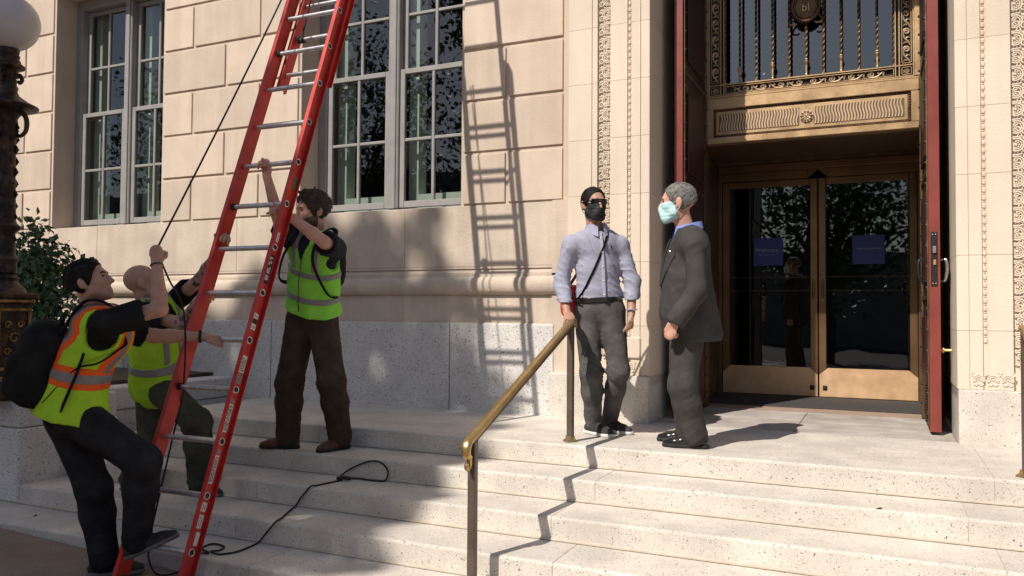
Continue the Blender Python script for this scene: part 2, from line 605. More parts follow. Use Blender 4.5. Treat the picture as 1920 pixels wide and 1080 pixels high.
# plain band below the windows, mouldings, granite plinth
for a, b in ((-14, -10.4), (-10.4, -8.2), (-8.2, -6.1), (-6.1, -4.05), (-4.05, -2.40)):
    bpart(MB().cbox(a + .001, b - .001, WY - .012, WY + .3, 1.285, 1.832, .003), 'band_stone', 'limestone_sill')
    prof = [(WY + .2, 1.03), (WY - .02, 1.03)]
    for t in np.linspace(-80, 80, 15):
        prof.append((WY - .02 - .058 * math.cos(R(t)), 1.112 + .08 * math.sin(R(t))))
    prof += [(WY - .03, 1.198), (WY - .03, 1.215), (WY - .018, 1.215), (WY - .018, 1.228), (WY - .006, 1.245), (WY - .002, 1.262), (WY - .016, 1.264), (WY - .016, 1.284), (WY + .2, 1.284)]
    bpart(MB().prism(prof[::-1], a + .001, b - .001), 'base_moulding', 'limestone_sill', smooth=True, angle=30)
    bpart(MB().cbox(a + .0, b - .0, WY - .014, WY + .3, .786, 1.029, .003), 'band_stone', 'limestone_sill')
for a, b in ((-14, -7.7), (-7.7, -5.6), (-5.6, -3.546), (-3.546, -2.535)):
    bpart(MB().cbox(a + .004, b - .004, WY - .04, WY + .3, -.1, .775, .006), 'plinth_slab', 'granite')
    bpart(MB().prism([(WY + .1, .774), (WY - .035, .774), (WY - .020, .787), (WY + .1, .787)], a, b), 'bed_joint', 'mortar')
bpart(MB().box(-2.56, -2.37, WY - .03, WY + .3, -.1, 1.84), 'return_wall', 'limestone_sill')

# ---------------------------------------------------------------- windows


def sash(parent, x0, x1, z0, z1, y, xm, zm):
    """one sash: stiles and rails, a muntin cross and four panes"""
    fr = MB()
    s_, r_ = .055, .065
    for (a, b, c, d) in ((x0, x0 + s_, z0, z1), (x1 - s_, x1, z0, z1), (x0 + s_, x1 - s_, z0, z0 + r_), (x0 + s_, x1 - s_, z1 - r_ * .8, z1)):
        fr.cbox(a, b, y - .022, y + .022, c, d, .005)
    fr.cbox(xm - .016, xm + .016, y - .020, y + .02, z0 + r_, z1 - r_ * .8, .006)
    for (a, b) in ((x0 + s_, xm - .016), (xm + .016, x1 - s_)):
        fr.cbox(a, b, y - .019, y + .019, zm - .016, zm + .016, .006)
    fo = fr.build('sash_frame', 'window_paint', parent)
    for (a, b) in ((x0 + s_, xm - .016), (xm + .016, x1 - s_)):
        for (c, d) in ((z0 + r_, zm - .016), (zm + .016, z1 - r_ * .8)):
            t = rng.uniform(-.0012, .0012)
            MB().add([(a, y + t, c), (b, y - t, c), (b, y - t * .5, d), (a, y + t * .6, d)], [(0, 1, 2, 3)]).build('pane', 'window_glass', parent)
    return fo


for (a, b) in W_OPEN:
    win = empty('window', ((a + b) / 2, 6.7, W0), parent=BLD)
    ctr = (a + b) / 2
    YF = 6.70
    f = MB()
    f.cbox(a + .001, a + .10, YF - .03, YF + .12, W0 + .001, W1 - .001, .008)
    f.cbox(b - .10, b - .001, YF - .03, YF + .12, W0 + .001, W1 - .001, .008)
    f.cbox(a + .10, b - .10, YF - .03, YF + .12, W1 - .12, W1 - .001, .008)
    f.cbox(ctr - .058, ctr + .058, YF - .03, YF + .12, W0 + .05, W1 - .12, .01)
    f.cbox(ctr - .035, ctr + .035, YF - .045, YF - .03, W0 + .05, W1 - .12, .006)
    f.build('window_frame', 'window_paint', win)
    MB().prism([(YF + .1, W0 + .055), (YF - .06, W0 + .04), (YF - .06, W0 + .002), (YF + .1, W0 + .002)][::-1], a + .002, b - .002).build('window_sill', 'window_paint', win)
    for (c, d) in ((a + .10, ctr - .058), (ctr + .058, b - .10)):
        xm = (c + d) / 2
        sash(win, c + .002, d - .002, W0 + .06, 3.27, YF + .02, xm, 2.565)
        sash(win, c + .002, d - .002, 3.205, W1 - .125, YF + .072, xm, 3.83)
        # pale inner casing behind the glass
        q = MB()
        q.box(c + .02, c + .13, YF + .15, YF + .30, W0 + .06, W1 - .13)
        q.box(d - .06, d - .01, YF + .16, YF + .30, W0 + .06, W1 - .13)
        q.box(c + .13, d - .06, YF + .15, YF + .30, W0 + .06, W0 + .21)
        q.build('inner_casing', 'white_paint', win)
    # dark room with hanging curtain
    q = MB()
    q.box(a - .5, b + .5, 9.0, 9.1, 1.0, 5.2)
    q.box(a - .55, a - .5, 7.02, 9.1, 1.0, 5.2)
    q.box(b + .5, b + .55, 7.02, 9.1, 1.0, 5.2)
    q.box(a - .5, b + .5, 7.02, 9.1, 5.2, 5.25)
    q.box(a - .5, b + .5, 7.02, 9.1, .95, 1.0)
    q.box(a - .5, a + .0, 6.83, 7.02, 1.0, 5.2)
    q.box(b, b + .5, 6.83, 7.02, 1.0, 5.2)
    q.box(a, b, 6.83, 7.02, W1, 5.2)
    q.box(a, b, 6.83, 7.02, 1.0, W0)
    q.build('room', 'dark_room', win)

# ---------------------------------------------------------------- carved pilasters beside the entrance
CX = -0.61


def carve_unit():
    """one repeat of the carved running ornament: rosette in a ring, palmette, small guilloche ring; 0.24 high, 0.114 wide"""
    m = MB()

    def arc(cx, cz, r, a0, a1, t=.0065, n=12):
        p = [(cx + r * math.cos(R(a)), -.004, cz + r * math.sin(R(a))) for a in np.linspace(a0, a1, n)]
        m.tube(p, t, 5)
    # right column: rosette ring and palmette ring
    for cz, ros in ((.06, 1), (.18, 0)):
        arc(.080, cz, .043, 60, 300, .0062)
        arc(.080, cz, .030, 75, 285, .005, 9)
        if ros:
            m.lathe([(.0, -.014), (.007, -.013), (.011, -.006), (.011, 0)], (.083, 0, cz), 8, axis=1)
            for q in range(5):
                a = 90 + q * 45
                m.lathe([(0, -.010), (.005, -.009), (.0075, -.002), (.0075, 0)], (.083 + .019 * math.cos(R(a)), 0, cz + .019 * math.sin(R(a))), 6, axis=1)
        else:
            for a in (110, 145, 180, 215, 250):
                p0 = np.array((.100, -.004, cz))
                d_ = np.array((math.cos(R(a)), 0, math.sin(R(a))))
                m.tube([p0 + d_ * .008, p0 + d_ * .024, p0 + d_ * .036], [.003, .0065, .0035], 5)
        # linking S between the rings
        m.tube(bez([(.108, -.004, cz + .048), (.090, -.005, cz + .054), (.066, -.005, cz + .054), (.046, -.004, cz + .06)], 4), .0055, 5)
    # left column
    for cz, big in ((.03, 1), (.09, 0), (.15, 1), (.21, 0)):
        if big:
            arc(.028, cz, .018, 0, 360, .006, 13)
            m.lathe([(0, -.012), (.005, -.01), (.007, 0)], (.028, 0, cz), 7, axis=1)
        else:
            for a in (40, 90, 140, 220, 270, 320):
                d_ = np.array((math.cos(R(a)), 0, math.sin(R(a))))
                p0 = np.array((.027, -.004, cz))
                m.tube([p0 + d_ * .004, p0 + d_ * .013, p0 + d_ * .022], [.003, .006, .003], 5)
        m.tube(bez([(.006, -.004, cz - .028), (.014, -.005, cz - .016), (.006, -.004, cz)], 4), .0045, 5)
    rr = random.Random(12)
    for i in range(26):
        x, z = rr.uniform(.008, .106), rr.uniform(.005, .235)
        m.lathe([(0, -.008), (.003, -.0065), (.0048, 0)], (x, .002, z), 6, axis=1)
    for cz in (.0, .12, .24):
        for (x0, dx) in ((.058, .03), (.058, -.02)):
            m.tube(bez([(x0, -.002, cz - .022), (x0 + dx * .5, -.005, cz), (x0, -.002, cz + .022)], 4), .004, 5)
    return m


cu = carve_unit()
cu_me = cu.mesh('carved_motif', 'limestone_pale', True)
# same unit mirrored left-right for the other pilaster
cu2 = carve_unit()
cu2.v = [np.concatenate(cu2.v) * np.array((-1, 1, 1))]
cu2.f = [q[::-1] for q in cu2.f]
cu2_me = cu2.mesh('carved_motif', 'limestone_pale', True)


def leaf_row():
    m = MB()
    for i in range(3):
        x = i * .085
        for a0, rr in ((0, .032), (0, .019)):
            m.tube([(x + .04 + rr * math.cos(R(a)), -.006, .05 + rr * math.sin(R(a))) for a in np.linspace(-30, 210, 10)], .006, 5)
        m.lathe([(0, -.012), (.006, -.01), (.009, 0)], (x + .04, 0, .05), 7, axis=1)
        for s in (-1, 1):
            m.tube(bez([(x + .04 + s * .03, -.004, .02), (x + .04 + s * .012, -.006, .012), (x + .04, -.006, .03)], 4), [.006] * 9, 5)
            m.tube(bez([(x + .04 + s * .036, -.004, .075), (x + .04 + s * .042, -.006, .09), (x + .04 + s * .03, -.004, .1)], 4), [.005] * 9, 5)
    return m


_lr = leaf_row()
_lr.v = [np.concatenate(_lr.v) * np.array((1, .55, 1))]
lr_me = _lr.mesh('carved_leaves', 'limestone_pale', True)
PLAN = [(-1.75, 7.62), (-1.75, 6.6), (-2.383, 6.6), (-2.383, 6.29), (-2.180, 6.29), (-2.180, 6.305), (-2.172, 6.305), (-2.172, 6.285),
        (-2.129, 6.285), (-2.129, 6.322), (-2.015, 6.322), (-2.015, 6.28), (-1.872, 6.28), (-1.872, 6.297), (-1.838, 6.297),
        (-1.838, 6.28), (-1.763, 6.28), (-1.763, 6.289), (-1.757, 6.289), (-1.757, 6.28), (-1.69, 6.28), (-1.685, 6.285), (-1.685, 7.62)]
PZ = [.375, .775, 1.29, 1.845, 2.311, 2.780, 3.245, 3.715, 4.185, 4.66, 5.2, 5.9, 6.6]
for side in (0, 1):
    pil = empty('pilaster', (-2.03 if side == 0 else 0.81, 6.3, 0), parent=BLD)
    pl = [((x if side == 0 else 2 * CX - x), y) for x, y in PLAN]
    if side == 1:
        pl = pl[::-1]
    sx = (lambda x: x) if side == 0 else (lambda x: 2 * CX - x)
    for z0, z1 in zip(PZ[:-1], PZ[1:]):
        MB().prism(pl, z0 + .0012, z1 - .0012, axis=2).build('stone', 'limestone_pale', pil)
    xa, xb = sorted((sx(-2.37), sx(-1.69)))
    MB().box(xa, xb, 6.335, 7.6, .3, 6.6).build('joint_core', 'mortar', pil)
    # carved band: units up the face
    z = .53
    while z < 4.6:
        put('carved_motif', cu_me if side == 0 else cu2_me, (sx(-2.129), 6.316, z), pil)
        z += .24
    # beads, one moulding per pilaster
    bm = MB()
    z = .69
    cxb = sx(-1.855)
    while z < 4.7:
        bm.lathe([(.004, 0), (.0115, .004), (.0135, .012), (.0135, .026), (.0115, .034), (.004, .037)], (cxb, 6.298, z), 7)
        bm.lathe([(.006, 0), (.010, .003), (.006, .006)], (cxb, 6.297, z + .041), 6)
        z += .054
    bm.build('bead_moulding', 'limestone_pale', pil, smooth=True)
    # plain block the bead stops on, row of carved leaves, granite base
    xa, xb = sorted((sx(-1.945), sx(-1.755)))
    if side == 0:
        MB().cbox(xa, xb, 6.262, 6.34, .515, .685, .008).build('stop_block', 'limestone_pale', pil)
    for q in range(2):
        xl = (-2.02 + .255 * q) if side == 0 else (0.55 + .255 * q)
        if (side == 0 and xl + .25 < -1.69) or (side == 1 and xl < .8):
            put('carved_leaves', lr_me, (xl - (.03 if side == 0 else 0), 6.279, .395), pil)
    xa, xb = sorted((sx(-2.54), sx(-1.69)))
    MB().cbox(xa, xb, 6.262, 7.6, -.05, .374, .006).build('base_block', 'granite_pale', pil)
    if side == 1:
        for za, zb in ((.376, 6.6),):
            MB().box(1.165, 3.2, 6.33, 6.9, za, zb).build('stone', 'limestone', pil)
        MB().box(1.325, 3.2, 6.28, 7.6, -.05, .372).build('base_block', 'granite_pale', pil)

# lintel over the porch, porch roof and side walls (above the picture, they keep the porch dark)
bpart(MB().box(-1.684, .464, 6.30, 7.62, 5.03, 6.6), 'porch_lintel', 'limestone_pale')
bpart(MB().box(-1.80, .53, 7.621, 9.4, 5.6, 6.6), 'porch_lintel', 'limestone_pale')
bpart(MB().box(-14, 3.2, 6.45, 10.5, 6.61, 6.8), 'roof_slab', 'limestone')

# ---------------------------------------------------------------- bronze transom over the entrance
TR = empty('bronze_transom', (CX, 7.7, 2.47), parent=BLD)
TY = 7.63
f = MB()
f.cbox(-1.50, .30, TY, TY + .12, 2.475, 2.535, .006)            # below the fluted panel
f.cbox(-1.50, .30, TY, TY + .12, 2.80, 2.905, .006)             # above it
f.cbox(-1.50, -1.435, TY + .001, TY + .12, 2.535, 2.80, .004)
f.cbox(.235, .30, TY + .001, TY + .12, 2.535, 2.80, .004)
f.box(-1.435, .235, TY + .035, TY + .12, 2.535, 2.80)
f.cbox(-1.52, .31, TY + .004, TY + .14, 2.905, 2.925, .004)
f.cbox(-1.52, -1.478, TY - .004, TY + .14, 2.925, 5.6, .004)
f.cbox(.262, .31, TY - .004, TY + .14, 2.925, 5.6, .004)
f.build('frame', 'bronze', TR)
# rope border round the panel
rb = MB()
for (p0, p1) in (((-1.425, 2.545), (.225, 2.545)), ((.225, 2.545), (.225, 2.79)), ((.225, 2.79), (-1.425, 2.79)), ((-1.425, 2.79), (-1.425, 2.545))):
    L = math.hypot(p1[0] - p0[0], p1[1] - p0[1])
    n = int(L / .022)
    for i in range(n):
        t = (i + .5) / n
        rb.lathe([(.0, -.022), (.007, -.017), (.0105, -.006), (.008, 0)], (p0[0] + (p1[0] - p0[0]) * t, TY + .034, p0[1] + (p1[1] - p0[1]) * t), 6, axis=1)
rb.box(-1.435, .235, TY + .026, TY + .036, 2.536, 2.556)
rb.box(-1.435, .235, TY + .026, TY + .036, 2.779, 2.799)
rb.box(-1.435, -1.413, TY + .026, TY + .036, 2.556, 2.779)
rb.box(.213, .235, TY + .026, TY + .036, 2.556, 2.779)
rb.build('rope_border', 'bronze_dark', TR)
MB().cbox(-1.412, .212, TY + .020, TY + .035, 2.557, 2.778, .003).build('panel', 'bronze', TR)
# S-shaped flutes cut in the panel: dark troughs between proud ribs
fl = MB()
fd = MB()
NF = 62
for i in range(NF):
    x = -1.375 + 1.55 * (i + .5) / NF
    if abs(x - CX) < .062:
        continue
    sgn = 1 if x < CX else -1
    zz = np.linspace(2.590, 2.745, 9)
    pth = [(x + .0075 * math.sin((q / 8) * 2 * math.pi) * -sgn, TY + .019, z) for q, z in enumerate(zz)]
    fl.tube(pth, .0096, 6, flat=.9)
fd.box(-1.385, CX - .062, TY + .0175, TY + .021, 2.588, 2.747)
fd.box(CX + .062, .185, TY + .0175, TY + .021, 2.588, 2.747)
tag(fl.build('flute_rib', 'bronze_relief', TR, smooth=True), kind='stuff')
fd.build('flute_ground', 'bronze_dark', TR)


def rosette(rad, c, mat_, name, parent):
    m = MB()
    m.lathe([(0, -.004), (rad, -.004), (rad, .01), (0, .01)], (0, 0, 0), 20, axis=1)
    for i in range(10):
        a = 2 * math.pi * i / 10
        d_ = np.array((math.cos(a), 0, math.sin(a)))
        m.tube([d_ * rad * .42 + (0, -.008, 0), d_ * rad * .7 + (0, -.014, 0), d_ * rad * .95 + (0, -.006, 0)], [rad * .10, rad * .17, rad * .08], 6)
    p = [(rad * .3 * math.cos(a), -.012, rad * .3 * math.sin(a)) for a in np.linspace(0, 2 * math.pi, 14, endpoint=False)]
    m.tube(p, rad * .08, 6, closed=True)
    m.lathe([(0, -.022), (rad * .12, -.019), (rad * .16, -.008)], (0, 0, 0), 8, axis=1)
    me = m.mesh(name, mat_, True)
    return put(name, me, c, parent)


rosette(.058, (CX, TY + .014, 2.667), 'bronze_relief', 'rosette', TR)


def scroll_unit(L, H):
    """running wave scroll: one spiral with its leaf, on the XZ plane"""
    m = MB()
    p = []
    for t in np.linspace(0, 1, 26):
        a = R(-110 + 600 * t)
        r = H * .42 * (1 - .78 * t)
        p.append((L * .76 + r * math.cos(a), 0, H * .50 + r * math.sin(a)))
    tail = [(-L * .02, 0, H * .92), (L * .18, 0, H * .72), (L * .42, 0, H * .24)]
    pts = np.vstack([bez(np.vstack([tail, p[:1]]), 5)[:-1], p])
    m.tube(pts, np.concatenate([np.linspace(.003, .0075, 8), np.linspace(.0075, .0045, len(pts) - 8)]), 6)
    m.tube(bez([(L * .30, .0, H * .38), (L * .42, -.002, H * .62), (L * .40, 0, H * .9)], 4), [.005, .007, .008, .008, .007, .006, .005, .004, .003], 5)
    m.tube(bez([(L * .12, .0, H * .62), (L * .16, -.002, H * .35), (L * .08, 0, H * .1)], 4), [.005, .007, .007, .007, .006, .006, .005, .004, .003], 5)
    return m


def scroll_me(L, H, name='scroll', flip=False, vert=False):
    m = scroll_unit(L, H)
    V = np.concatenate(m.v)
    F = m.f
    if flip:
        V = V * np.array((-1, 1, 1))
        F = [q[::-1] for q in F]
    if vert:
        V = V[:, (2, 1, 0)]
        F = [q[::-1] for q in F]
    m.v, m.f = [V], F
    return m.mesh(name, 'bronze_relief', True)


HZ0, HZ1 = 2.928, 3.035                                  # horizontal frieze under the grille
bgm = MB().box(-1.478, .262, TY + .045, TY + .06, HZ0, 5.6)
MB().box(-1.478, .262, TY + .05, TY + .06, HZ0, HZ1 - .004).box(-1.478, -1.345, TY + .05, TY + .06, HZ1 - .004, 5.6).box(.13, .262, TY + .05, TY + .06, HZ1 - .004, 5.6).build('frieze_ground', 'bronze_black', TR)
fb = MB()
for z in (HZ0 + .005, HZ1 - .006):
    fb.cbox(-1.478, .262, TY + .012, TY + .052, z - .006, z + .006, .002)
for x in (-1.474, -1.368, -1.338, .118, .148, .258):
    fb.cbox(x - .006, x + .006, TY + .010, TY + .054, HZ0, 5.6, .002)
for (x0, x1, z0, z1) in ((-1.325, .105, HZ0 + .018, HZ1 - .02), (-1.458, -1.384, HZ1 + .012, 5.5), (.166, .244, HZ1 + .012, 5.5), (-1.458, -1.384, HZ0 + .02, HZ1 - .02), (.166, .244, HZ0 + .02, HZ1 - .02)):
    for (a, b, c, d) in ((x0, x1, z0, z0 + .005), (x0, x1, z1 - .005, z1), (x0, x0 + .005, z0, z1), (x1 - .005, x1, z0, z1)):
        fb.box(a, b, TY + .02, TY + .05, c, d)
fb.build('frieze_frame', 'bronze', TR)
LU = .158
s_r, s_l = scroll_me(LU, .070), scroll_me(LU, .070, flip=True)
for i in range(4):
    put('scroll', s_r, (CX - .035 - LU * (i + 1) + .01, TY + .040, HZ0 + .019), TR)
    put('scroll', s_l, (CX + .035 + LU * (i + 1) - .01, TY + .040, HZ0 + .019), TR)
sv = scroll_me(.155, .066, vert=True)
for i in range(10):
    put('scroll', sv, (-1.454, TY + .042, HZ1 + .02 + .155 * i), TR)
    put('scroll', sv, (.172, TY + .042, HZ1 + .02 + .155 * i), TR)
for x in (-1.421, .205):
    rosette(.026, (x, TY + .04, (HZ0 + HZ1) / 2), 'bronze_relief', 'corner_flower', TR)
# glass with sky in it
MB().add([(-1.345, TY + .14, HZ1 - .01), (.125, TY + .142, HZ1 - .01), (.125, TY + .142, 5.6), (-1.345, TY + .14, 5.6)], [(0, 1, 2, 3)]).build('transom_pane', 'transom_glass', TR)
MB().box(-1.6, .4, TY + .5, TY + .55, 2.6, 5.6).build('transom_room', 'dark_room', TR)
# grille bars: twisted square rods, every second one in a socket with a collar


def bar_mesh(socket, z0, z1):
    m = MB()
    n = int((z1 - z0) / .014)
    v, ff = [], []
    for i in range(n + 1):
        z = z0 + (z1 - z0) * i / n
        tw = i * R(24)
        for q in range(4):
            a = tw + q * math.pi / 2
            v.append((.0125 * math.cos(a), .0125 * math.sin(a), z))
    for i in range(n):
        for q in range(4):
            q2 = (q + 1) % 4
            ff.append((i * 4 + q, i * 4 + q2, i * 4 + 4 + q2, i * 4 + 4 + q))
    m.add(v, ff)
    me = m.mesh('rod', 'bronze_dark', False)
    s = MB()
    if socket:
        s.lathe([(.012, z0), (.014, z0 + .01), (.0115, z0 + .02), (.0115, z0 + .10), (.014, z0 + .105), (.018, z0 + .115), (.023, z0 + .125), (.023, z0 + .132), (.015, z0 + .136), (.018, z0 + .148), (.013, z0 + .158)], (0, 0, 0), 10)
    else:
        s.lathe([(.012, z0), (.015, z0 + .004), (.015, z0 + .012), (.010, z0 + .018)], (0, 0, 0), 8)
    return me, s.mesh('socket', 'bronze', True)


b_s, b_p = bar_mesh(1, HZ1, 5.2), bar_mesh(0, HZ1, 5.2)
for i in range(-5, 6):
    x = CX + .146 * i
    if abs(i) == 5:
        x = CX + .146 * i * .985
    b = empty('grille_bar', (x, TY + .035, HZ1), parent=TR)
    meA, meB = b_s if i % 2 == 0 else b_p
    # a grille bar is a sub-part: rod and socket joined in one mesh with two materials
    me = meA.copy()
    COL.objects.unlink(b)
    bpy.data.objects.remove(b)
    va = np.array([v.co[:] for v in meA.vertices])
    vb = np.array([v.co[:] for v in meB.vertices])
    jm = bpy.data.meshes.new('grille_bar')
    fa = [tuple(p.vertices) for p in meA.polygons]
    fbb = [tuple(i_ + len(va) for i_ in p.vertices) for p in meB.polygons]
    jm.from_pydata(np.vstack([va, vb]).tolist(), [], fa + fbb)
    jm.materials.append(MATS['bronze_dark'])
    jm.materials.append(MATS['bronze'])
    jm.polygons.foreach_set('material_index', [0] * len(fa) + [1] * len(fbb))
    put('grille_bar', jm, (x, TY + .035, 0), TR)
# oval medallion hung on the bars
md = MB()
mz = 3.665
for (rr, y, t) in ((.118, -.016, .013), (.096, -.020, .008)):
    md.tube([(rr * math.cos(a), y, rr * 1.16 * math.sin(a)) for a in np.linspace(0, 2 * math.pi, 40, endpoint=False)], t, 7, closed=True)
v = [(0, -.016, 0)] + [(.112 * math.cos(a), -.006, .13 * math.sin(a)) for a in np.linspace(0, 2 * math.pi, 32, endpoint=False)]
md.add(v, [(0, 1 + (i + 1) % 32, 1 + i) for i in range(32)])
for s in (-1, 1):
    md.tube(bez([(s * .095, -.005, -.07), (s * .13, -.005, -.12), (s * .135, -.008, -.155), (s * .10, -.012, -.165), (s * .075, -.012, -.155)], 5), .0085, 6)
for i in range(28):
    a = 2 * math.pi * i / 28
    md.lathe([(0, -.012), (.008, -.008), (.010, 0)], (.13 * math.cos(a), -.008, .15 * math.sin(a)), 6, axis=1)
med = put('medallion', md.mesh('medallion', 'bronze_dark', True), (CX, TY + .015, mz), TR)
lt = text_mesh('bl', .10, 'bronze', .003)
o = put('lettering', lt, (CX, TY - .006, mz - .02), TR)
o.rotation_euler = (R(90), 0, 0)

# ---------------------------------------------------------------- porch inner walls, soffit and bronze glass doors
bpart(MB().box(-1.80, -1.64, 7.63, 9.12, 0, 5.6), 'porch_side', 'bronze_dark')
bpart(MB().box(.37, .53, 7.63, 9.12, 0, 5.6), 'porch_side', 'bronze_dark')
bpart(MB().box(-1.64, -1.50, 7.63, 7.76, 0.0, 5.6), 'porch_jamb', 'bronze_dark')
bpart(MB().box(.30, .37, 7.63, 7.76, 0.0, 5.6), 'porch_jamb', 'bronze_dark')
q = MB().prism([(7.75, 2.476), (7.75, 2.56), (9.12, 2.56), (9.12, 2.50), (8.95, 2.50), (8.95, 2.53), (8.7, 2.53), (8.7, 2.515), (8.3, 2.515), (8.3, 2.50), (7.9, 2.50), (7.9, 2.476)][::-1], -1.64, .37)
bpart(q, 'porch_soffit', 'bronze_dark')
DYY = 9.05
hd = MB()
hd.cbox(-1.64, CX - .095, DYY - .03, DYY + .05, 2.325, 2.42, .005).cbox(CX + .095, .37, DYY - .03, DYY + .05, 2.325, 2.42, .005)
hd.prism([(CX - .095, 2.325), (CX, 2.41), (CX + .095, 2.325), (CX + .095, 2.42), (CX - .095, 2.42)][::-1], DYY - .03, DYY + .05, axis=1)
hd.cbox(-1.64, .37, DYY - .05, DYY + .05, 2.421, 2.50, .008)
hd.cbox(-1.64, -1.60, DYY - .04, DYY + .05, 0.0, 2.325, .004).cbox(.33, .37, DYY - .04, DYY + .05, 0.0, 2.325, .004)
bpart(hd, 'door_frame', 'bronze_door')
for side in (0, 1):
    x0, x1 = (-1.598, CX - .004) if side == 0 else (CX + .004, .328)
    dr = empty('bronze_door', ((x0 + x1) / 2, DYY, .012), parent=BLD)
    st = .075
    e = MB()
    e.cbox(x0, x0 + st, DYY - .022, DYY + .022, .014, 2.32, .006).cbox(x1 - st, x1, DYY - .022, DYY + .022, .014, 2.32, .006)
    e.cbox(x0 + st, x1 - st, DYY - .021, DYY + .021, 2.25, 2.32, .006)
    e.build('stile', 'bronze_door', dr)
    # kick plate with mitred top corners
    MB().prism([(x0 + .005, .02), (x1 - .005, .02), (x1 - .005, .245), (x1 - st - .012, .318), (x0 + st + .012, .318), (x0 + .005, .245)], DYY - .026, DYY - .019, axis=1).build('kick_plate', 'kick_plate', dr)
    MB().box(x0 + st, x1 - st, DYY - .018, DYY + .02, .016, .312).build('bottom_rail', 'bronze_door', dr)
    MB().add([(x0 + st, DYY, .31), (x1 - st, DYY, .31), (x1 - st, DYY, 2.25), (x0 + st, DYY, 2.25)], [(0, 1, 2, 3)]).build('pane', 'door_glass', dr)
    mr_ = MB()
    for z in (1.13, 1.275):
        mr_.cbox(x0 + st, x1 - st, DYY + .012, DYY + .045, z - .009, z + .009, .003)
    mr_.build('push_bar', 'bronze_door', dr)
    xh = x1 - .042 if side == 0 else x0 + .042
    hm = MB().tube(bez([(xh, DYY - .022, 1.245), (xh, DYY - .06, 1.235), (xh, DYY - .068, 1.14), (xh, DYY - .06, 1.05), (xh, DYY - .022, 1.04)], 6), .011, 8)
    hm.lathe([(.018, -.03), (.018, -.02)], (xh, DYY, 1.245), 10, axis=1).lathe([(.018, -.03), (.018, -.02)], (xh, DYY, 1.04), 10, axis=1)
    hm.build('handle', 'brass', dr, smooth=True)
    xk = x1 - .06 if side == 0 else x0 + .06
    MB().cbox(xk - .022, xk + .022, DYY - .034, DYY - .026, .085, .135, .004).lathe([(.0, -.046), (.012, -.042), (.014, -.03)], (xk, DYY, .11), 10, axis=1).build('floor_lock', 'bronze_black', dr)
MB_s = MB().box(-1.64, .37, 7.665, 7.955, -.05, .004)
bpart(MB_s, 'door_sill', 'sill_stone')
bpart(MB().box(-1.64, .37, 7.957, 9.10, -.05, .0), 'porch_floor', 'sill_stone')
tag(MB().cbox(-1.62, .35, 7.96, 8.99, .002, .016, .004).build('door_mat', 'mat_fibre'), 'dark grey fibre mat in front of the bronze glass doors', 'mat')
# lobby behind the doors
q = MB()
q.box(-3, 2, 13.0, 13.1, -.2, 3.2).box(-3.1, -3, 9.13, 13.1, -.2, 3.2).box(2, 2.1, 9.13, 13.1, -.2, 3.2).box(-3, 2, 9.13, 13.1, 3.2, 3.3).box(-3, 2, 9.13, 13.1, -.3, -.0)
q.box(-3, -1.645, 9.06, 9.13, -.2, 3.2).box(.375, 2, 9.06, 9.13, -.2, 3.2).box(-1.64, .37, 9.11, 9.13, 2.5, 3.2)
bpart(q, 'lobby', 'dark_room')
# signs stuck behind the door glass
for (x0, z0, lab, lines) in ((-1.268, 1.402, 'square blue sign reading Welcome stuck on the left glass door', (('Welcome', .062, .165), ('Please wear a mask', .022, .115))),
                             (-.278, 1.400, 'square blue sign with one line of small print on the right glass door', (('Please use other door', .027, .16),))):
    sg = empty('door_sign', (x0 + .152, DYY - .006, z0), lab, 'sign')
    MB().box(x0, x0 + .305, DYY - .006, DYY - .003, z0, z0 + .298).build('panel', 'sign_blue', sg)
    for (tx, sz, zz) in lines:
        o = put('lettering', text_mesh(tx, sz, 'sign_print', .0005), (x0 + (.152 if len(lines) == 1 else .138), DYY - .0075, z0 + zz), sg)
        o.rotation_euler = (R(90), 0, 0)

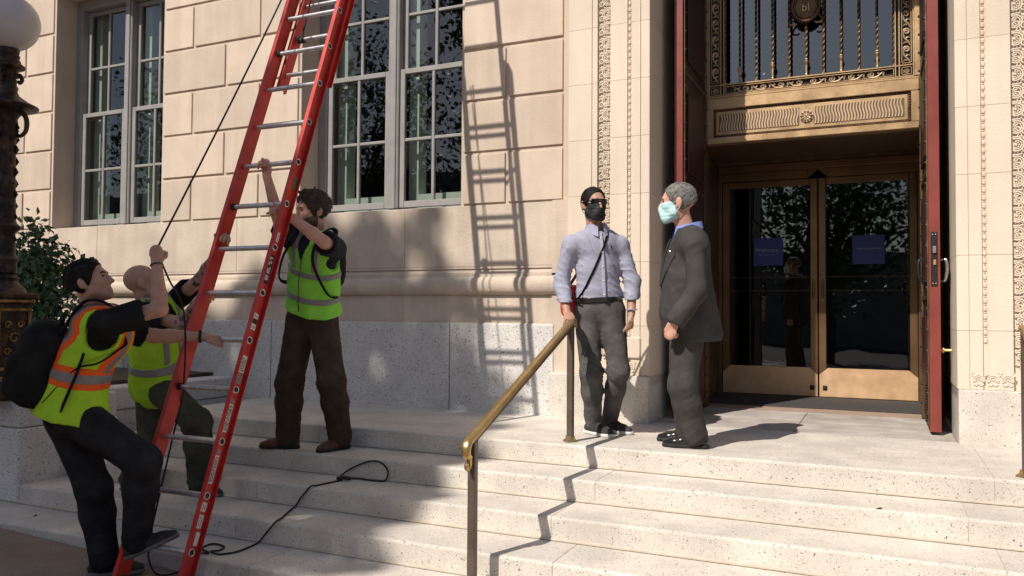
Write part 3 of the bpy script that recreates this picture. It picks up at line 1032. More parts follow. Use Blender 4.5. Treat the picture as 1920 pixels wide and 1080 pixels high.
# ---------------------------------------------------------------- the two outer red door leaves, folded back into the porch
for side in (0, 1):
    fx = -1.503 if side == 0 else .315                  # face towards the passage
    bx_ = -1.572 if side == 0 else .388
    a, b = sorted((fx, bx_))
    lf = empty('red_door_leaf', ((a + b) / 2, 7.1, .02), parent=BLD)
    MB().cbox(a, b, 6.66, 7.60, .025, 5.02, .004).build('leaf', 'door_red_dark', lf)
    MB().cbox(a - .001, b + .001, 6.648, 6.66, .024, 5.02, .003).build('leaf_edge', 'door_red', lf)
    d = 1 if side == 0 else -1
    # bronze-bound face towards the passage: edging strip, raised panels, studs
    p = MB()
    sx0, sx1 = sorted((fx + d * .0015, fx + d * .012))
    p.box(sx0, sx1, 6.672, 6.70, .06, 5.0)
    p.box(sx0, sx1, 7.54, 7.57, .06, 5.0)
    for z in (.06, 1.0, 1.95, 2.9, 3.85, 4.8):
        p.box(sx0, sx1, 6.70, 7.54, z, z + .03)
    p.build('binding_strip', 'bronze_dark', lf)
    for z in (.12, 1.06, 2.01, 2.96, 3.91):
        px0, px1 = sorted((fx + d * .002, fx + d * .018))
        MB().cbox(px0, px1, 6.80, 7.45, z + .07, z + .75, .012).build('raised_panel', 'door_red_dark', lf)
    stud = MB().lathe([(0, .016), (.007, .014), (.012, .007), (.014, 0), (.014, -.004)][::-1], (0, 0, 0), 8, axis=0)
    if side == 1:
        stud.v = [np.concatenate(stud.v) * np.array((-1, 1, 1))]
        stud.f = [q_[::-1] for q_ in stud.f]
    sme = stud.mesh('stud', 'bronze_black', True)
    for z in np.arange(.15, 4.6, .155):
        for y in (6.686, 7.555):
            put('stud', sme, (fx + d * .012, y, z), lf)
    # pull handle on the passage face, lock plate on the edge
    hx = fx + d * .012
    MB().tube(bez([(hx, 6.76, 1.285), (hx + d * .045, 6.75, 1.29), (hx + d * .055, 6.75, 1.22), (hx + d * .04, 6.75, 1.14), (hx, 6.76, 1.13)], 6), [.008] * 6 + [.012] * 14 + [.009] * 5, 8).build('pull_handle', 'black_metal', lf, smooth=True)
    if side == 1:
        ox = bx_ - d * .0
        MB().tube(bez([(ox, 6.76, 1.285), (ox - d * .04, 6.75, 1.29), (ox - d * .05, 6.75, 1.22), (ox - d * .036, 6.75, 1.14), (ox, 6.76, 1.13)], 6), [.008] * 6 + [.012] * 14 + [.009] * 5, 8).build('pull_handle', 'steel', lf, smooth=True)
    if side == 1:
        lp = MB().cbox(.328, .372, 6.642, 6.650, 1.09, 1.49, .003)
        lpo = lp.build('lock_plate', 'black_metal', lf)
        MB().cbox(.338, .362, 6.626, 6.645, 1.335, 1.385, .003).build('latch_bolt', 'steel', lf)
        MB().cbox(.342, .362, 6.630, 6.645, 1.245, 1.285, .003).build('dead_bolt', 'bronze', lf)
        for zz in (1.11, 1.47):
            for xx in (.340, .360):
                MB().lathe([(0, -.006), (.004, -.005), (.005, 0)], (xx, 6.642, zz), 8, axis=1).build('screw', 'steel', lf)
        MB().tube([(.388, 6.72, .62), (.462, 6.72, .62)], .012, 8).lathe([(.026, 0), (.026, .012)], (.40, 6.72, .62), 10, axis=0).build('door_holder', 'brass', lf, smooth=True)
        q = MB()
        for i in range(14):
            q.tube([(fx - .012, 6.70, .10 + i * .02), (fx - .03, 6.69, .10 + i * .02)], .006, 6)
        q.build('floor_bolt_spring', 'bronze_black', lf)

# ================================================================ trees
nr = np.random.default_rng(5)


def leaf_cloud(P, size, up=0.5):
    """folded four-sided leaves, one at every point"""
    n = len(P)
    d = nr.normal(size=(n, 3))
    d /= np.linalg.norm(d, axis=1)[:, None]
    nn = nr.normal(size=(n, 3)) * (1 - up) + np.array((0, 0, up))
    s = np.cross(d, nn)
    s /= np.linalg.norm(s, axis=1)[:, None] + 1e-9
    nn = np.cross(s, d)
    L = (size * nr.uniform(.7, 1.3, n))[:, None]
    W = L * .36
    a = P - d * L * .5
    b = P + s * W + nn * W * .25
    c = P + d * L * .5
    e = P - s * W + nn * W * .25
    V = np.stack([a, b, c, e], 1).reshape(-1, 3)
    i = np.arange(n) * 4
    F = np.concatenate([np.stack([i, i + 1, i + 2], 1), np.stack([i, i + 2, i + 3], 1)])
    return V, F


def cloud_mesh(name, V, F, material):
    me = bpy.data.meshes.new(name)
    me.from_pydata(V.tolist(), [], F.tolist())
    me.materials.append(MATS[material])
    return me


def tree(name, label, base, crown_c, rad, nclump, per, leaf, keep=None, group=None, trunk_r=.2, material='leaf', spread=.5):
    t = empty(name, base, label, 'tree', group)
    base = np.array(base)
    crown_c, rad = np.array(crown_c), np.array(rad)
    C_ = []
    while len(C_) < nclump:
        p = nr.normal(size=3)
        p *= (nr.uniform(.05, 1) ** .45) / np.linalg.norm(p)
        q = crown_c + p * rad
        if keep is None or keep(q):
            C_.append(q)
    C_ = np.array(C_)
    P = np.repeat(C_, per, 0) + nr.normal(size=(nclump * per, 3)) * spread * np.array((1, 1, .7))
    if keep is not None:
        P = P[np.array([keep(q) for q in P])]
    V, F = leaf_cloud(P, leaf)
    put('crown', cloud_mesh('crown', V - base, F, material), base, t)
    m = MB()
    fork = crown_c - np.array((0, 0, rad[2] * .75))
    m.tube(bez([base - (0, 0, .3), base + (fork - base) * .5 + (.08, .05, 0), fork], 6), np.linspace(trunk_r * 1.25, trunk_r * .75, 13), 10)
    for c in C_[::max(1, nclump // 26)]:
        mid = (fork + c) / 2 + nr.normal(size=3) * .25
        m.tube(bez([fork - (0, 0, .2), mid, c], 5), np.linspace(trunk_r * .5, .02, 11), 6)
    m.build('trunk', 'bark', t, smooth=True)
    return t


KU, KV = LX / LY, -LZ / LY


def shade(q):
    """crown outline of the street tree whose shade lies over the workers and the left of the steps"""
    u = q[0] - KU * q[1]
    v = q[2] + KV * q[1]
    right = np.interp(v, [1.0, 3.2, 5.0, 6.2, 6.9, 7.6, 8.2, 9.0, 9.4], [-3.7, -3.9, -4.25, -4.55, -5.05, -5.35, -5.6, -5.95, -6.4])
    top = np.interp(u, [-11, -9.2, -8.5, -7.9, -7.5, -6.0, -5.5], [7.6, 8.0, 8.2, 8.7, 9.15, 9.1, 8.6])
    hole = math.sin(u * 4.1 + 1.3 * v) * math.sin(v * 3.7 - u * 1.7)
    return u < right + .1 * math.sin(v * 7) and v < top + .12 * math.sin(u * 9) and hole < .93


tree('street_tree', 'broad leafy street tree on the kerb that shades the workers and steps', (-9.4, -7.0, gz(-9.4)), (-9.15, -6.5, 12.5), (3.2, 2.4, 4.5), 400, 42, .22, keep=shade, trunk_r=.24, group='trees along the street', spread=.42)
for (x, y, h, rr, lab) in ((-1.9, -13.5, 9.0, 3.5, 'leafy tree across the street mirrored in the glass doors'),
                           (-11.5, -15, 12, 4.2, 'tall leafy tree across the street seen between the others'),
                           (-19.5, -13.5, 13, 4.4, 'large leafy tree mirrored in the window by the ladder'),
                           (-29, -15, 13, 4.6, 'large leafy tree mirrored in the window by the lamp')):
    tree('street_tree', lab, (x, y, gz(x)), (x, y, h * .62 + gz(x)), (rr, rr * .9, h * .42), 110, 60, .22, group='trees along the street', trunk_r=.28, spread=.75)
ob = empty('building', (-37, -27, gz(-37)), 'grey stone building across the street mirrored in the windows', 'building')
MB().box(-60, -15, -33, -27, -2, 9).box(-15, 28, -33, -27.2, -2, 4.1).build('wall', 'opposite_stone', ob)
wm = MB().box(-.7, .7, -.06, .0, 0, 2.2).mesh('window', 'dark_room')
for i in range(13):
    for z in (1.2, 5.0):
        put('window', wm, (-56 + i * 3.1, -26.96, z), ob)

# ---------------------------------------------------------------- shrub behind the lamp
bed = tag(MB().box(-13.5, -6.3, 4.80, 6.30, .202, .235).build('planting_bed', 'bark'), kind='structure')
sh = empty('shrub', (-7.75, 5.25, .235), 'dark green glossy-leaved shrub behind the bronze lamp post', 'shrub')
C_ = []
for i in range(70):
    p = nr.normal(size=3)
    p /= np.linalg.norm(p)
    p *= nr.uniform(.35, 1.0)
    C_.append((-7.72 + p[0] * .40, 5.30 + p[1] * .40, 1.02 + p[2] * .66))
for (x, z) in ((-7.55, 1.50), (-7.38, 1.22), (-7.30, 1.0), (-7.65, 1.62), (-7.36, .8)):
    for q in range(3):
        C_.append((x + nr.normal() * .05, 5.2 + nr.normal() * .15, z + nr.normal() * .06))
C_ = np.array(C_)
P = np.repeat(C_, 30, 0) + nr.normal(size=(len(C_) * 30, 3)) * .085
V, F = leaf_cloud(P, .075, .35)
put('foliage', cloud_mesh('foliage', V - np.array((-7.75, 5.25, .235)), F, 'leaf_shrub'), (-7.75, 5.25, .235), sh)
m = MB()
for c in C_[::4]:
    m.tube(bez([(-7.65 + nr.normal() * .05, 5.25 + nr.normal() * .05, .2), (np.array((-7.65, 5.25, .5)) + c) / 2, c], 4), np.linspace(.016, .004, 9), 5)
m.build('stem', 'bark', sh, smooth=True)

# ---------------------------------------------------------------- bronze globe lamp
LPX, LPY = -6.03, 3.90
lamp = empty('globe_lamp', (LPX, LPY, .20), 'ornate dark bronze lamp post with a frosted globe and square pedestal', 'lamp')
gm = MB().lathe([(.213 * math.sin(a), 3.055 - .213 * math.cos(a)) for a in np.linspace(.35, math.pi - .001, 22)], (LPX, LPY, 0), 32)
gm.build('globe', 'globe_glass', lamp, smooth=True, angle=180)
pr = [(.055, 2.60), (.06, 2.66), (.075, 2.69), (.115, 2.71), (.118, 2.725), (.09, 2.745), (.085, 2.765), (.075, 2.78), (.082, 2.80), (.072, 2.815), (.078, 2.84), (.072, 2.868)]
MB().lathe(pr, (LPX, LPY, 0), 20).build('globe_cup', 'lamp_bronze', lamp, smooth=True)
pr = [(0.098, 1.15), (0.091, 1.22), (0.107, 1.25), (0.083, 1.28), (0.078, 1.45), (0.114, 1.485), (0.120, 1.50), (0.081, 1.53), (0.072, 1.8), (0.078, 1.83), (0.070, 1.86), (0.068, 2.15), (0.086, 2.2), (0.075, 2.24), (0.073, 2.32), (0.098, 2.36), (.12, 2.385),
      (.205, 2.40), (.215, 2.41), (.213, 2.42), (.15, 2.45), (.10, 2.485), (0.081, 2.50), (0.068, 2.53), (0.075, 2.56), (0.062, 2.58), (0.065, 2.62)]
MB().lathe(pr, (LPX, LPY, 0), 20).build('shaft', 'lamp_bronze', lamp, smooth=True, angle=50)
# relief leaves on the shaft
lf = MB()
for i, z in enumerate(np.arange(1.32, 2.3, .085)):
    for q in range(5):
        a = q * 2 * math.pi / 5 + (i % 2) * .63
        d_ = np.array((math.cos(a), math.sin(a), 0))
        c = np.array((LPX, LPY, z))
        lf.tube([c + d_ * .070 - (0, 0, .03), c + d_ * .080, c + d_ * .072 + (0, 0, .035)], [.006, .015, .004], 5)
lf.build('relief_leaf', 'lamp_bronze', lamp, smooth=True)
for q in range(4):
    a = q * math.pi / 2 + .55
    d_ = np.array((math.cos(a), math.sin(a), 0))
    c = np.array((LPX, LPY, 0))
    pts = [c + d_ * .05 + (0, 0, 2.36), c + d_ * .11 + (0, 0, 2.37), c + d_ * .145 + (0, 0, 2.31), c + d_ * .14 + (0, 0, 2.23), c + d_ * .10 + (0, 0, 2.19), c + d_ * .075 + (0, 0, 2.21), c + d_ * .085 + (0, 0, 2.235)]
    MB().tube(bez(pts, 5), np.linspace(.022, .010, 31), 7).build('scroll_bracket', 'lamp_bronze', lamp, smooth=True)
    pts = [c + d_ * .05 + (0, 0, 2.64), c + d_ * .085 + (0, 0, 2.655), c + d_ * .105 + (0, 0, 2.62), c + d_ * .09 + (0, 0, 2.595), c + d_ * .075 + (0, 0, 2.61)]
    MB().tube(bez(pts, 5), np.linspace(.018, .012, 21), 7).build('scroll_bracket', 'lamp_bronze', lamp, smooth=True)
MB().lathe([(.165, 1.0), (.15, 1.03), (.12, 1.06), (.10, 1.09), (.11, 1.11), (.08, 1.14), (.075, 1.16)], (LPX, LPY, 0), 20).build('shaft_base', 'lamp_bronze', lamp, smooth=True)


def sq(h, z0, z1, c, name, material):
    MB().cbox(LPX - h, LPX + h, LPY - h, LPY + h, z0, z1, c).build(name, material, lamp)


sq(.178, .955, 1.0, .012, 'pedestal_cap', 'lamp_bronze')
sq(.160, .92, .954, .008, 'pedestal_moulding', 'lamp_bronze_gilt')
sq(.145, .38, .919, .006, 'pedestal', 'lamp_bronze')
sq(.165, .335, .379, .008, 'pedestal_moulding', 'lamp_bronze_gilt')
sq(.185, .202, .334, .012, 'pedestal_foot', 'lamp_bronze')
for s in (0, 1):
    fr = MB()
    for (a, b, c, d) in ((-.128, .128, .86, .885), (-.128, .128, .42, .445), (-.128, -.105, .445, .86), (.105, .128, .445, .86)):
        if s == 0:
            fr.cbox(LPX + a, LPX + b, LPY - .159, LPY - .145, c, d, .004)
        else:
            fr.cbox(LPX + .145, LPX + .159, LPY + a, LPY + b, c, d, .004)
    for (u, w_, r_) in ((0, .66, .045), (-.05, .56, .028), (.05, .56, .028), (-.05, .76, .028), (.05, .76, .028)):
        p_ = []
        for t in np.linspace(0, 1, 16):
            a = 7 * t
            rr = r_ * (1 - .7 * t)
            p_.append((LPX + u + rr * math.cos(a), LPY - .15, w_ + rr * math.sin(a)) if s == 0 else (LPX + .15, LPY + u + rr * math.cos(a), w_ + rr * math.sin(a)))
        fr.tube(p_, .009, 5)
    fr.build('pedestal_panel', 'lamp_bronze_gilt', lamp, smooth=True)

# ---------------------------------------------------------------- brass handrails


def handrail(x, label, with_low=True):
    h = empty('handrail', (x, 5.17, 0), label, 'handrail', 'brass handrails on the steps')
    yt, zt, yb, zb = 5.175, .815, 3.68, .215
    d = np.array((0, yb - yt, zb - zt))
    d /= np.linalg.norm(d)
    n_ = np.array((0, -d[2], d[1]))
    if n_[2] < 0:
        n_ = -n_
    # rounded cap, swept from the top post down and curled under at the low end
    prof = [(-.028, -.009), (-.028, .003), (-.021, .011), (-.009, .015), (.009, .015), (.021, .011), (.028, .003), (.028, -.009)]
    top = np.array((x, yt, zt))
    low = np.array((x, yb, zb))
    pts = [top + (0, .035, -.012), top + (0, .02, .0), top - d * .0, low]
    pth = [pts[0], pts[1], pts[2] + d * .03, low]
    tang = [np.array((0, -.8, .6)), np.array((0, -1, 0.0)), d, d]
    a0 = math.atan2(d[2], d[1])
    c = low - n_ * .045
    for t in np.linspace(.25, 2.6, 9):
        nn_ = np.array((0, n_[1] * math.cos(t) + d[1] * math.sin(t), n_[2] * math.cos(t) + d[2] * math.sin(t)))
        pth.append(c + nn_ * .045)
        tang.append(np.array((0, d[1] * math.cos(t) - n_[1] * math.sin(t), d[2] * math.cos(t) - n_[2] * math.sin(t))))
    v, f = [], []
    m_ = len(prof)
    for i, (p, t_) in enumerate(zip(pth, tang)):
        t_ = t_ / np.linalg.norm(t_)
        b = np.array((0, -t_[2], t_[1]))
        if i <= 3 and b[2] < 0:
            b = -b
        if i > 3:
            b = (p - c) / np.linalg.norm(p - c)
        sc = 1.0 if i < 7 else 1 - .045 * (i - 6)
        for (u, w_) in prof:
            v.append(p + np.array((u * sc, 0, 0)) + b * w_)
    for i in range(len(pth) - 1):
        for q in range(m_):
            q2 = (q + 1) % m_
            f.append((i * m_ + q, i * m_ + q2, (i + 1) * m_ + q2, (i + 1) * m_ + q))
    f += [tuple(range(m_))[::-1], tuple(range((len(pth) - 1) * m_, len(pth) * m_))]
    MB().add(v, f).build('rail', 'brass', h, smooth=True, angle=35)
    # little volute under the curl
    vc = c + d * .028 - n_ * .035
    vol = MB().tube(bez([c - n_ * .035 + d * .02, vc + (0, .012, -.022), vc + (0, .010, -.048), vc + (0, -.012, -.055), vc + (0, -.020, -.036), vc + (0, -.006, -.030)], 5), np.linspace(.017, .011, 26), 8)
    vol.build('volute', 'brass', h, smooth=True)
    # dark channel under the cap
    e0, e1 = top - n_ * .024, low - n_ * .022 - d * .03
    MB().add([e0 + (-.017, 0, 0) - n_ * .012, e0 + (.017, 0, 0) - n_ * .012, e0 + (.017, 0, 0) + n_ * .013, e0 + (-.017, 0, 0) + n_ * .013,
              e1 + (-.017, 0, 0) - n_ * .012, e1 + (.017, 0, 0) - n_ * .012, e1 + (.017, 0, 0) + n_ * .013, e1 + (-.017, 0, 0) + n_ * .013],
             [(0, 1, 2, 3), (4, 7, 6, 5), (0, 4, 5, 1), (1, 5, 6, 2), (2, 6, 7, 3), (3, 7, 4, 0)]).build('rail_channel', 'post_bronze', h)
    for (yy, z0, z1) in ((5.172, 0.0, .79),) + (((3.735, -.545, .21),) if with_low else ()):
        MB().cbox(x - .021, x + .021, yy - .021, yy + .021, z0 + .02, z1, .004).build('post', 'post_bronze', h)
        MB().lathe([(.055, z0 + .001), (.05, z0 + .012), (.036, z0 + .02), (.034, z0 + .035), (.028, z0 + .042)], (x, yy, 0), 4).build('post_shoe', 'brass', h)
    return h


handrail(-1.936, 'brass handrail on a bronze post that the man in the blue shirt touches')
handrail(.71, 'bronze handrail post at the right edge beside the carved pilaster')

# ================================================================ extension ladder
LP0 = np.array((-3.426, 3.288, -.442))
LD = np.array((-.006, math.sin(.355), 0))
LD[2] = math.sqrt(1 - LD @ LD)
LN = np.array((0, -LD[2], LD[1]))                       # out of the ladder towards the street
LN /= np.linalg.norm(LN)
LXA = np.array((1.0, 0, 0))
RUNG = .3048


def lad(k, x=0.0, n=0.0):
    return LP0 + LD * (k * RUNG) + LXA * x + LN * n


ladder = empty('extension_ladder', (-3.64, 3.18, gz(-3.64)), 'red fibreglass extension ladder with aluminium rungs leaning on the building', 'ladder')


def channel(k0, k1, x, side, nc, w_=.092, fl=.030, t=.004):
    """fibreglass C rail: web in the ladder's side plane, two flanges pointing outwards"""
    s = side
    prof = [(0, -w_ / 2), (fl * s, -w_ / 2), (fl * s, -w_ / 2 + t), (t * s, -w_ / 2 + t), (t * s, w_ / 2 - t), (fl * s, w_ / 2 - t), (fl * s, w_ / 2), (0, w_ / 2)]
    v = []
    for k in (k0, k1):
        for (a, b) in prof:
            v.append(lad(k, x + a, nc + b))
    n = len(prof)
    f = []
    for i in range(n):
        j = (i + 1) % n
        q = (i, j, n + j, n + i)
        f.append(q if s > 0 else q[::-1])
    for base in (0, n):
        for q in ((0, 1, 2, 3), (3, 4, 7, 0), (4, 5, 6, 7)):
            f.append(tuple(base + i for i in q))
    return MB().add(v, f)


XL = -.448
KB0, KB1 = -.80, 17.0
channel(KB0, KB1, -.004, 1, 0).build('rail', 'ladder_red', ladder)
channel(KB0, KB1, XL, -1, 0).build('rail', 'ladder_red', ladder)
FN = -.098
KF0, KF1 = 10.2, 28.4
channel(KF0, KF1, -.040, 1, FN, .084, .026).build('fly_rail', 'ladder_red', ladder)
channel(KF0, KF1, XL + .036, -1, FN, .084, .026).build('fly_rail', 'ladder_red', ladder)
for k in range(0, 17):
    MB().tube([lad(k, XL - .006), lad(k, .004)], .0165, 10).build('rung', 'aluminium', ladder, smooth=True)
    ring = [lad(k, .003) + LD * .0195 * math.cos(a) + LN * .0195 * math.sin(a) for a in np.linspace(0, 2 * math.pi, 14, endpoint=False)]
    MB().tube(ring, .0042, 6, closed=True).build('rung_collar', 'aluminium', ladder, smooth=True)
    disc = [lad(k, .0052) + LD * .0155 * math.cos(a) + LN * .0155 * math.sin(a) for a in np.linspace(0, 2 * math.pi, 12, endpoint=False)]
    MB().add(disc, [tuple(range(12))[::-1]]).build('rung_bore', 'rubber', ladder)
    if k % 4 == 3:
        MB().tube([lad(k, XL + .0), lad(k, XL + .028)], .022, 10).build('rung_bushing', 'rubber', ladder, smooth=True)
for k in np.arange(10.62, 28.2, 1.0):
    MB().tube([lad(k, XL + .034, FN), lad(k, -.036, FN)], .0155, 10).build('fly_rung', 'aluminium', ladder, smooth=True)
for (dx) in (.05, .085):
    MB().tube([lad(11.62, XL + dx, FN), lad(11.62, XL + dx + .02, FN)], .026, 10).build('rung_lock', 'rubber', ladder, smooth=True)
for x, s in ((-.004, 1), (XL, -1)):
    # hinged shoe: aluminium bracket and ribbed rubber pad
    c = lad(-.80, x + s * .012)
    MB().add([c + LXA * a + LN * b + LD * e for e in (-.075, .03) for (a, b) in ((-.022, -.052), (.022, -.052), (.022, .052), (-.022, .052))],
             [(0, 3, 2, 1), (4, 5, 6, 7), (0, 1, 5, 4), (1, 2, 6, 5), (2, 3, 7, 6), (3, 0, 4, 7)]).build('shoe', 'aluminium', ladder)
    gx = gz(c[0])
    MB().cbox(c[0] - .04, c[0] + .04, c[1] - .10, c[1] + .04, gx + .002, gx + .028, .006).build('shoe_pad', 'rubber', ladder)
# pulley on the top rung of the base, guide brackets
MB().tube([lad(12.9, XL + .05, -.03), lad(12.9, XL + .09, -.03)], .045, 14).build('pulley', 'black_metal', ladder, smooth=True)
for x, s in ((-.004, 1), (XL, -1)):
    c = lad(16.95, x + s * .012, -.05)
    MB().add([c + LXA * a + LN * b + LD * e for e in (-.08, .06) for (a, b) in ((-.035, -.10), (.035, -.10), (.035, .06), (-.035, .06))],
             [(0, 3, 2, 1), (4, 5, 6, 7), (0, 1, 5, 4), (1, 2, 6, 5), (2, 3, 7, 6), (3, 0, 4, 7)]).build('guide_bracket', 'aluminium', ladder)


def sticker(k0, k1, w_, material, off=0.0, n=1, name='label'):
    """printed label on the outer face of the near rail"""
    x = .0012
    V = [lad(k, x, e) for k in (k0, k1) for e in (off - w_ / 2, off + w_ / 2)]
    return MB().add(V, [(0, 1, 3, 2)]).build(name, material, ladder)


def print_lines(k0, k1, w_, off, n, seed):
    rr = random.Random(seed)
    mb = MB()
    for i in range(n):
        e = off - w_ / 2 + w_ * (i + .7) / (n + .4)
        k = k0
        while k < k1 - .03:
            dk = rr.uniform(.02, .09)
            k2 = min(k + dk, k1)
            V = [lad(kk, .0018, ee) for kk in (k, k2) for ee in (e - w_ * .07, e + w_ * .07)]
            mb.add(V, [(0, 1, 3, 2)])
            k = k2 + rr.uniform(.012, .03)
    o = mb.build('print', 'label_black', ladder)
    o['kind'] = 'stuff'
    return o


for i, (k0, k1, w_, mt, off, lines) in enumerate(((.12, .36, .03, 'label_white', -.012, 0), (.42, .66, .034, 'label_white', -.004, 2), (.72, .88, .036, 'label_white', -.002, 2),
                                       (1.22, 1.74, .040, 'label_white', .006, 4), (1.76, 1.84, .040, 'label_grey', .006, 0), (2.18, 2.72, .040, 'label_white', .004, 4), (2.74, 2.82, .04, 'label_grey', .004, 0),
                                       (3.12, 3.32, .044, 'label_grey', -.002, 0), (3.34, 3.68, .044, 'label_white', -.002, 4), (4.22, 4.34, .044, 'label_white', .0, 2), (4.35, 4.44, .044, 'label_black', .0, 0), (4.45, 4.56, .044, 'label_white', .0, 2),
                                       (5.20, 5.84, .034, 'label_black', -.004, 0), (6.12, 6.34, .022, 'label_white', -.004, 1), (7.38, 7.68, .030, 'tape_green', -.026, 0))):
    sticker(k0, k1, w_, mt, off, name='tape' if 'green' in mt else 'label')
    if lines:
        print_lines(k0 + .03, k1 - .03, w_ * .86, off, lines, i)
lg = MB()
rr_ = random.Random(4)
k = 5.28
while k < 5.76:
    for e in (-.012, .002):
        if rr_.random() < .8:
            lg.add([lad(kk, .0018, ee) for kk in (k, k + .028) for ee in (e, e + .011)], [(0, 1, 3, 2)])
    k += .036
tag(lg.build('print', 'label_white', ladder), kind='stuff')

# ================================================================ people: bodies and clothes grown from distance fields
mat('skin', (0.42, 0.235, 0.165), (0.50, 0.295, 0.21), 14, 0.5, bump=0.0006, bscale=220, spec=0.4, sss=0.08)
mat('skin_fair', (0.52, 0.28, 0.215), (0.60, 0.345, 0.265), 14, 0.5, bump=0.0006, bscale=220, spec=0.4, sss=0.08)
mat('skin_tattoo', (0.075, 0.062, 0.062), (0.43, 0.255, 0.19), 26, 0.5, mid=(0.44, 0.56), detail=3)
mat('hair_black', (0.007, 0.006, 0.006), (0.015, 0.013, 0.012), 40, 0.6, spec=0.2, bump=0.004, bscale=130)
mat('hair_brown', (0.035, 0.022, 0.015), (0.075, 0.048, 0.032), 40, 0.55, bump=0.006, bscale=120)
mat('hair_grey', (0.10, 0.097, 0.092), (0.24, 0.235, 0.22), 60, 0.6, bump=0.004, bscale=160)
mat('shirt_black', (0.010, 0.010, 0.011), (0.018, 0.018, 0.019), 10, 0.9, bump=0.003, bscale=30, spec=0.12)
mat('shirt_navy', (0.020, 0.020, 0.027), (0.032, 0.032, 0.04), 10, 0.9, bump=0.003, bscale=30, spec=0.12)
mat('shirt_blue', (0.33, 0.332, 0.425), (0.39, 0.392, 0.49), 7, 0.8, bump=0.004, bscale=26, spec=0.12)
mat('collar_blue', (0.22, 0.27, 0.62), (0.26, 0.31, 0.68), 9, 0.75, bump=0.002, bscale=40)
mat('suit', (0.050, 0.048, 0.046), (0.068, 0.065, 0.062), 9, 0.85, bump=0.0035, bscale=22, spec=0.12)
mat('jeans_dark', (0.014, 0.014, 0.016), (0.030, 0.030, 0.034), 8, 0.9, bump=0.005, bscale=28, spec=0.12)
mat('jeans_grey', (0.070, 0.067, 0.066), (0.12, 0.115, 0.112), 7, 0.9, bump=0.006, bscale=26, spec=0.12)
mat('trousers_brown', (0.042, 0.030, 0.022), (0.068, 0.050, 0.038), 8, 0.9, bump=0.006, bscale=24, spec=0.12)
mat('trousers_olive', (0.048, 0.050, 0.038), (0.078, 0.080, 0.060), 8, 0.9, bump=0.006, bscale=24, spec=0.12)
mat('vest_lime', (0.36, 0.62, 0.03), (0.44, 0.74, 0.05), 6, 0.75, bump=0.003, bscale=26, spec=0.12)
mat('vest_green', (0.22, 0.62, 0.06), (0.29, 0.74, 0.09), 6, 0.75, bump=0.003, bscale=26, spec=0.12)
mat('vest_orange', (0.85, 0.11, 0.02), (0.92, 0.15, 0.03), 6, 0.75, spec=0.12)
mat('tape_silver', (0.20, 0.195, 0.19), (0.26, 0.255, 0.25), 12, 0.5, bump=0.001, bscale=80)
mat('bag_black', (0.011, 0.011, 0.012), (0.02, 0.02, 0.021), 12, 0.8, bump=0.004, bscale=24, spec=0.12)
mat('bag_red', (0.62, 0.03, 0.025), (0.72, 0.05, 0.04), 9, 0.6, bump=0.004, bscale=24)
mat('leather_black', (0.012, 0.012, 0.012), (0.02, 0.019, 0.018), 9, 0.22, coat=0.3)
mat('leather_brown', (0.085, 0.030, 0.018), (0.13, 0.048, 0.028), 12, 0.6, bump=0.003, bscale=40)
mat('sneaker', (0.022, 0.021, 0.021), (0.045, 0.042, 0.04), 18, 0.85, bump=0.004, bscale=60)
mat('sole_white', (0.62, 0.60, 0.55), (0.72, 0.70, 0.66), 18, 0.7)
mat('sole_grey', (0.10, 0.10, 0.10), (0.17, 0.165, 0.16), 18, 0.8)
mat('mask_black', (0.012, 0.012, 0.013), (0.02, 0.02, 0.021), 10, 0.7, bump=0.003, bscale=40)
mat('mask_blue', (0.42, 0.66, 0.68), (0.52, 0.76, 0.77), 10, 0.8, bump=0.003, bscale=40)
mat('lens_dark', (0.006, 0.006, 0.007), None, 4, 0.08, coat=0.5)
mat('eye_dark', (0.03, 0.02, 0.016), None, 4, 0.2)
mat('eye_white', (0.62, 0.58, 0.55), None, 4, 0.3)
mat('lip', (0.34, 0.14, 0.11), (0.40, 0.17, 0.14), 20, 0.5)


def V3(*a):
    return np.array(a, float)


def nrm(v):
    return v / (np.linalg.norm(v) + 1e-12)


def smin(a, b, k):
    h = np.clip(.5 + .5 * (b - a) / k, 0, 1)
    return b + (a - b) * h - k * h * (1 - h)


def cap(a, b, r1, r2=None, n=None, s=1.0):
    """tapered capsule, flattened by s along n"""
    a, b = np.asarray(a, float), np.asarray(b, float)
    r2 = r1 if r2 is None else r2
    ab = b - a
    L2 = ab @ ab + 1e-12

    def f(p):
        t = np.clip(((p - a) @ ab) / L2, 0, 1)
        v = p - a - t[:, None] * ab
        if n is not None:
            v = v + np.outer(v @ n, n) * (s - 1)
        return np.sqrt(np.einsum('ij,ij->i', v, v)) - (r1 + (r2 - r1) * t)
    f.box = (np.minimum(a, b) - max(r1, r2), np.maximum(a, b) + max(r1, r2))
    return f


def ell(c, rad, fr):
    """ellipsoid, fr = rows of axes"""
    c, rad, fr = np.asarray(c, float), np.asarray(rad, float), np.asarray(fr, float)

    def f(p):
        q = ((p - c) @ fr.T) / rad
        k0 = np.sqrt((q * q).sum(1)) + 1e-9
        k1 = np.sqrt(((q / rad) ** 2).sum(1)) + 1e-9
        return k0 * (k0 - 1) / k1
    f.box = (c - rad.max(), c + rad.max())
    return f


def rbox(c, half, fr, r):
    c, half, fr = np.asarray(c, float), np.asarray(half, float), np.asarray(fr, float)

    def f(p):
        q = np.abs((p - c) @ fr.T) - (half - r)
        return np.sqrt((np.maximum(q, 0) ** 2).sum(1)) + np.minimum(q.max(1), 0) - r
    f.box = (c - np.linalg.norm(half), c + np.linalg.norm(half))
    return f


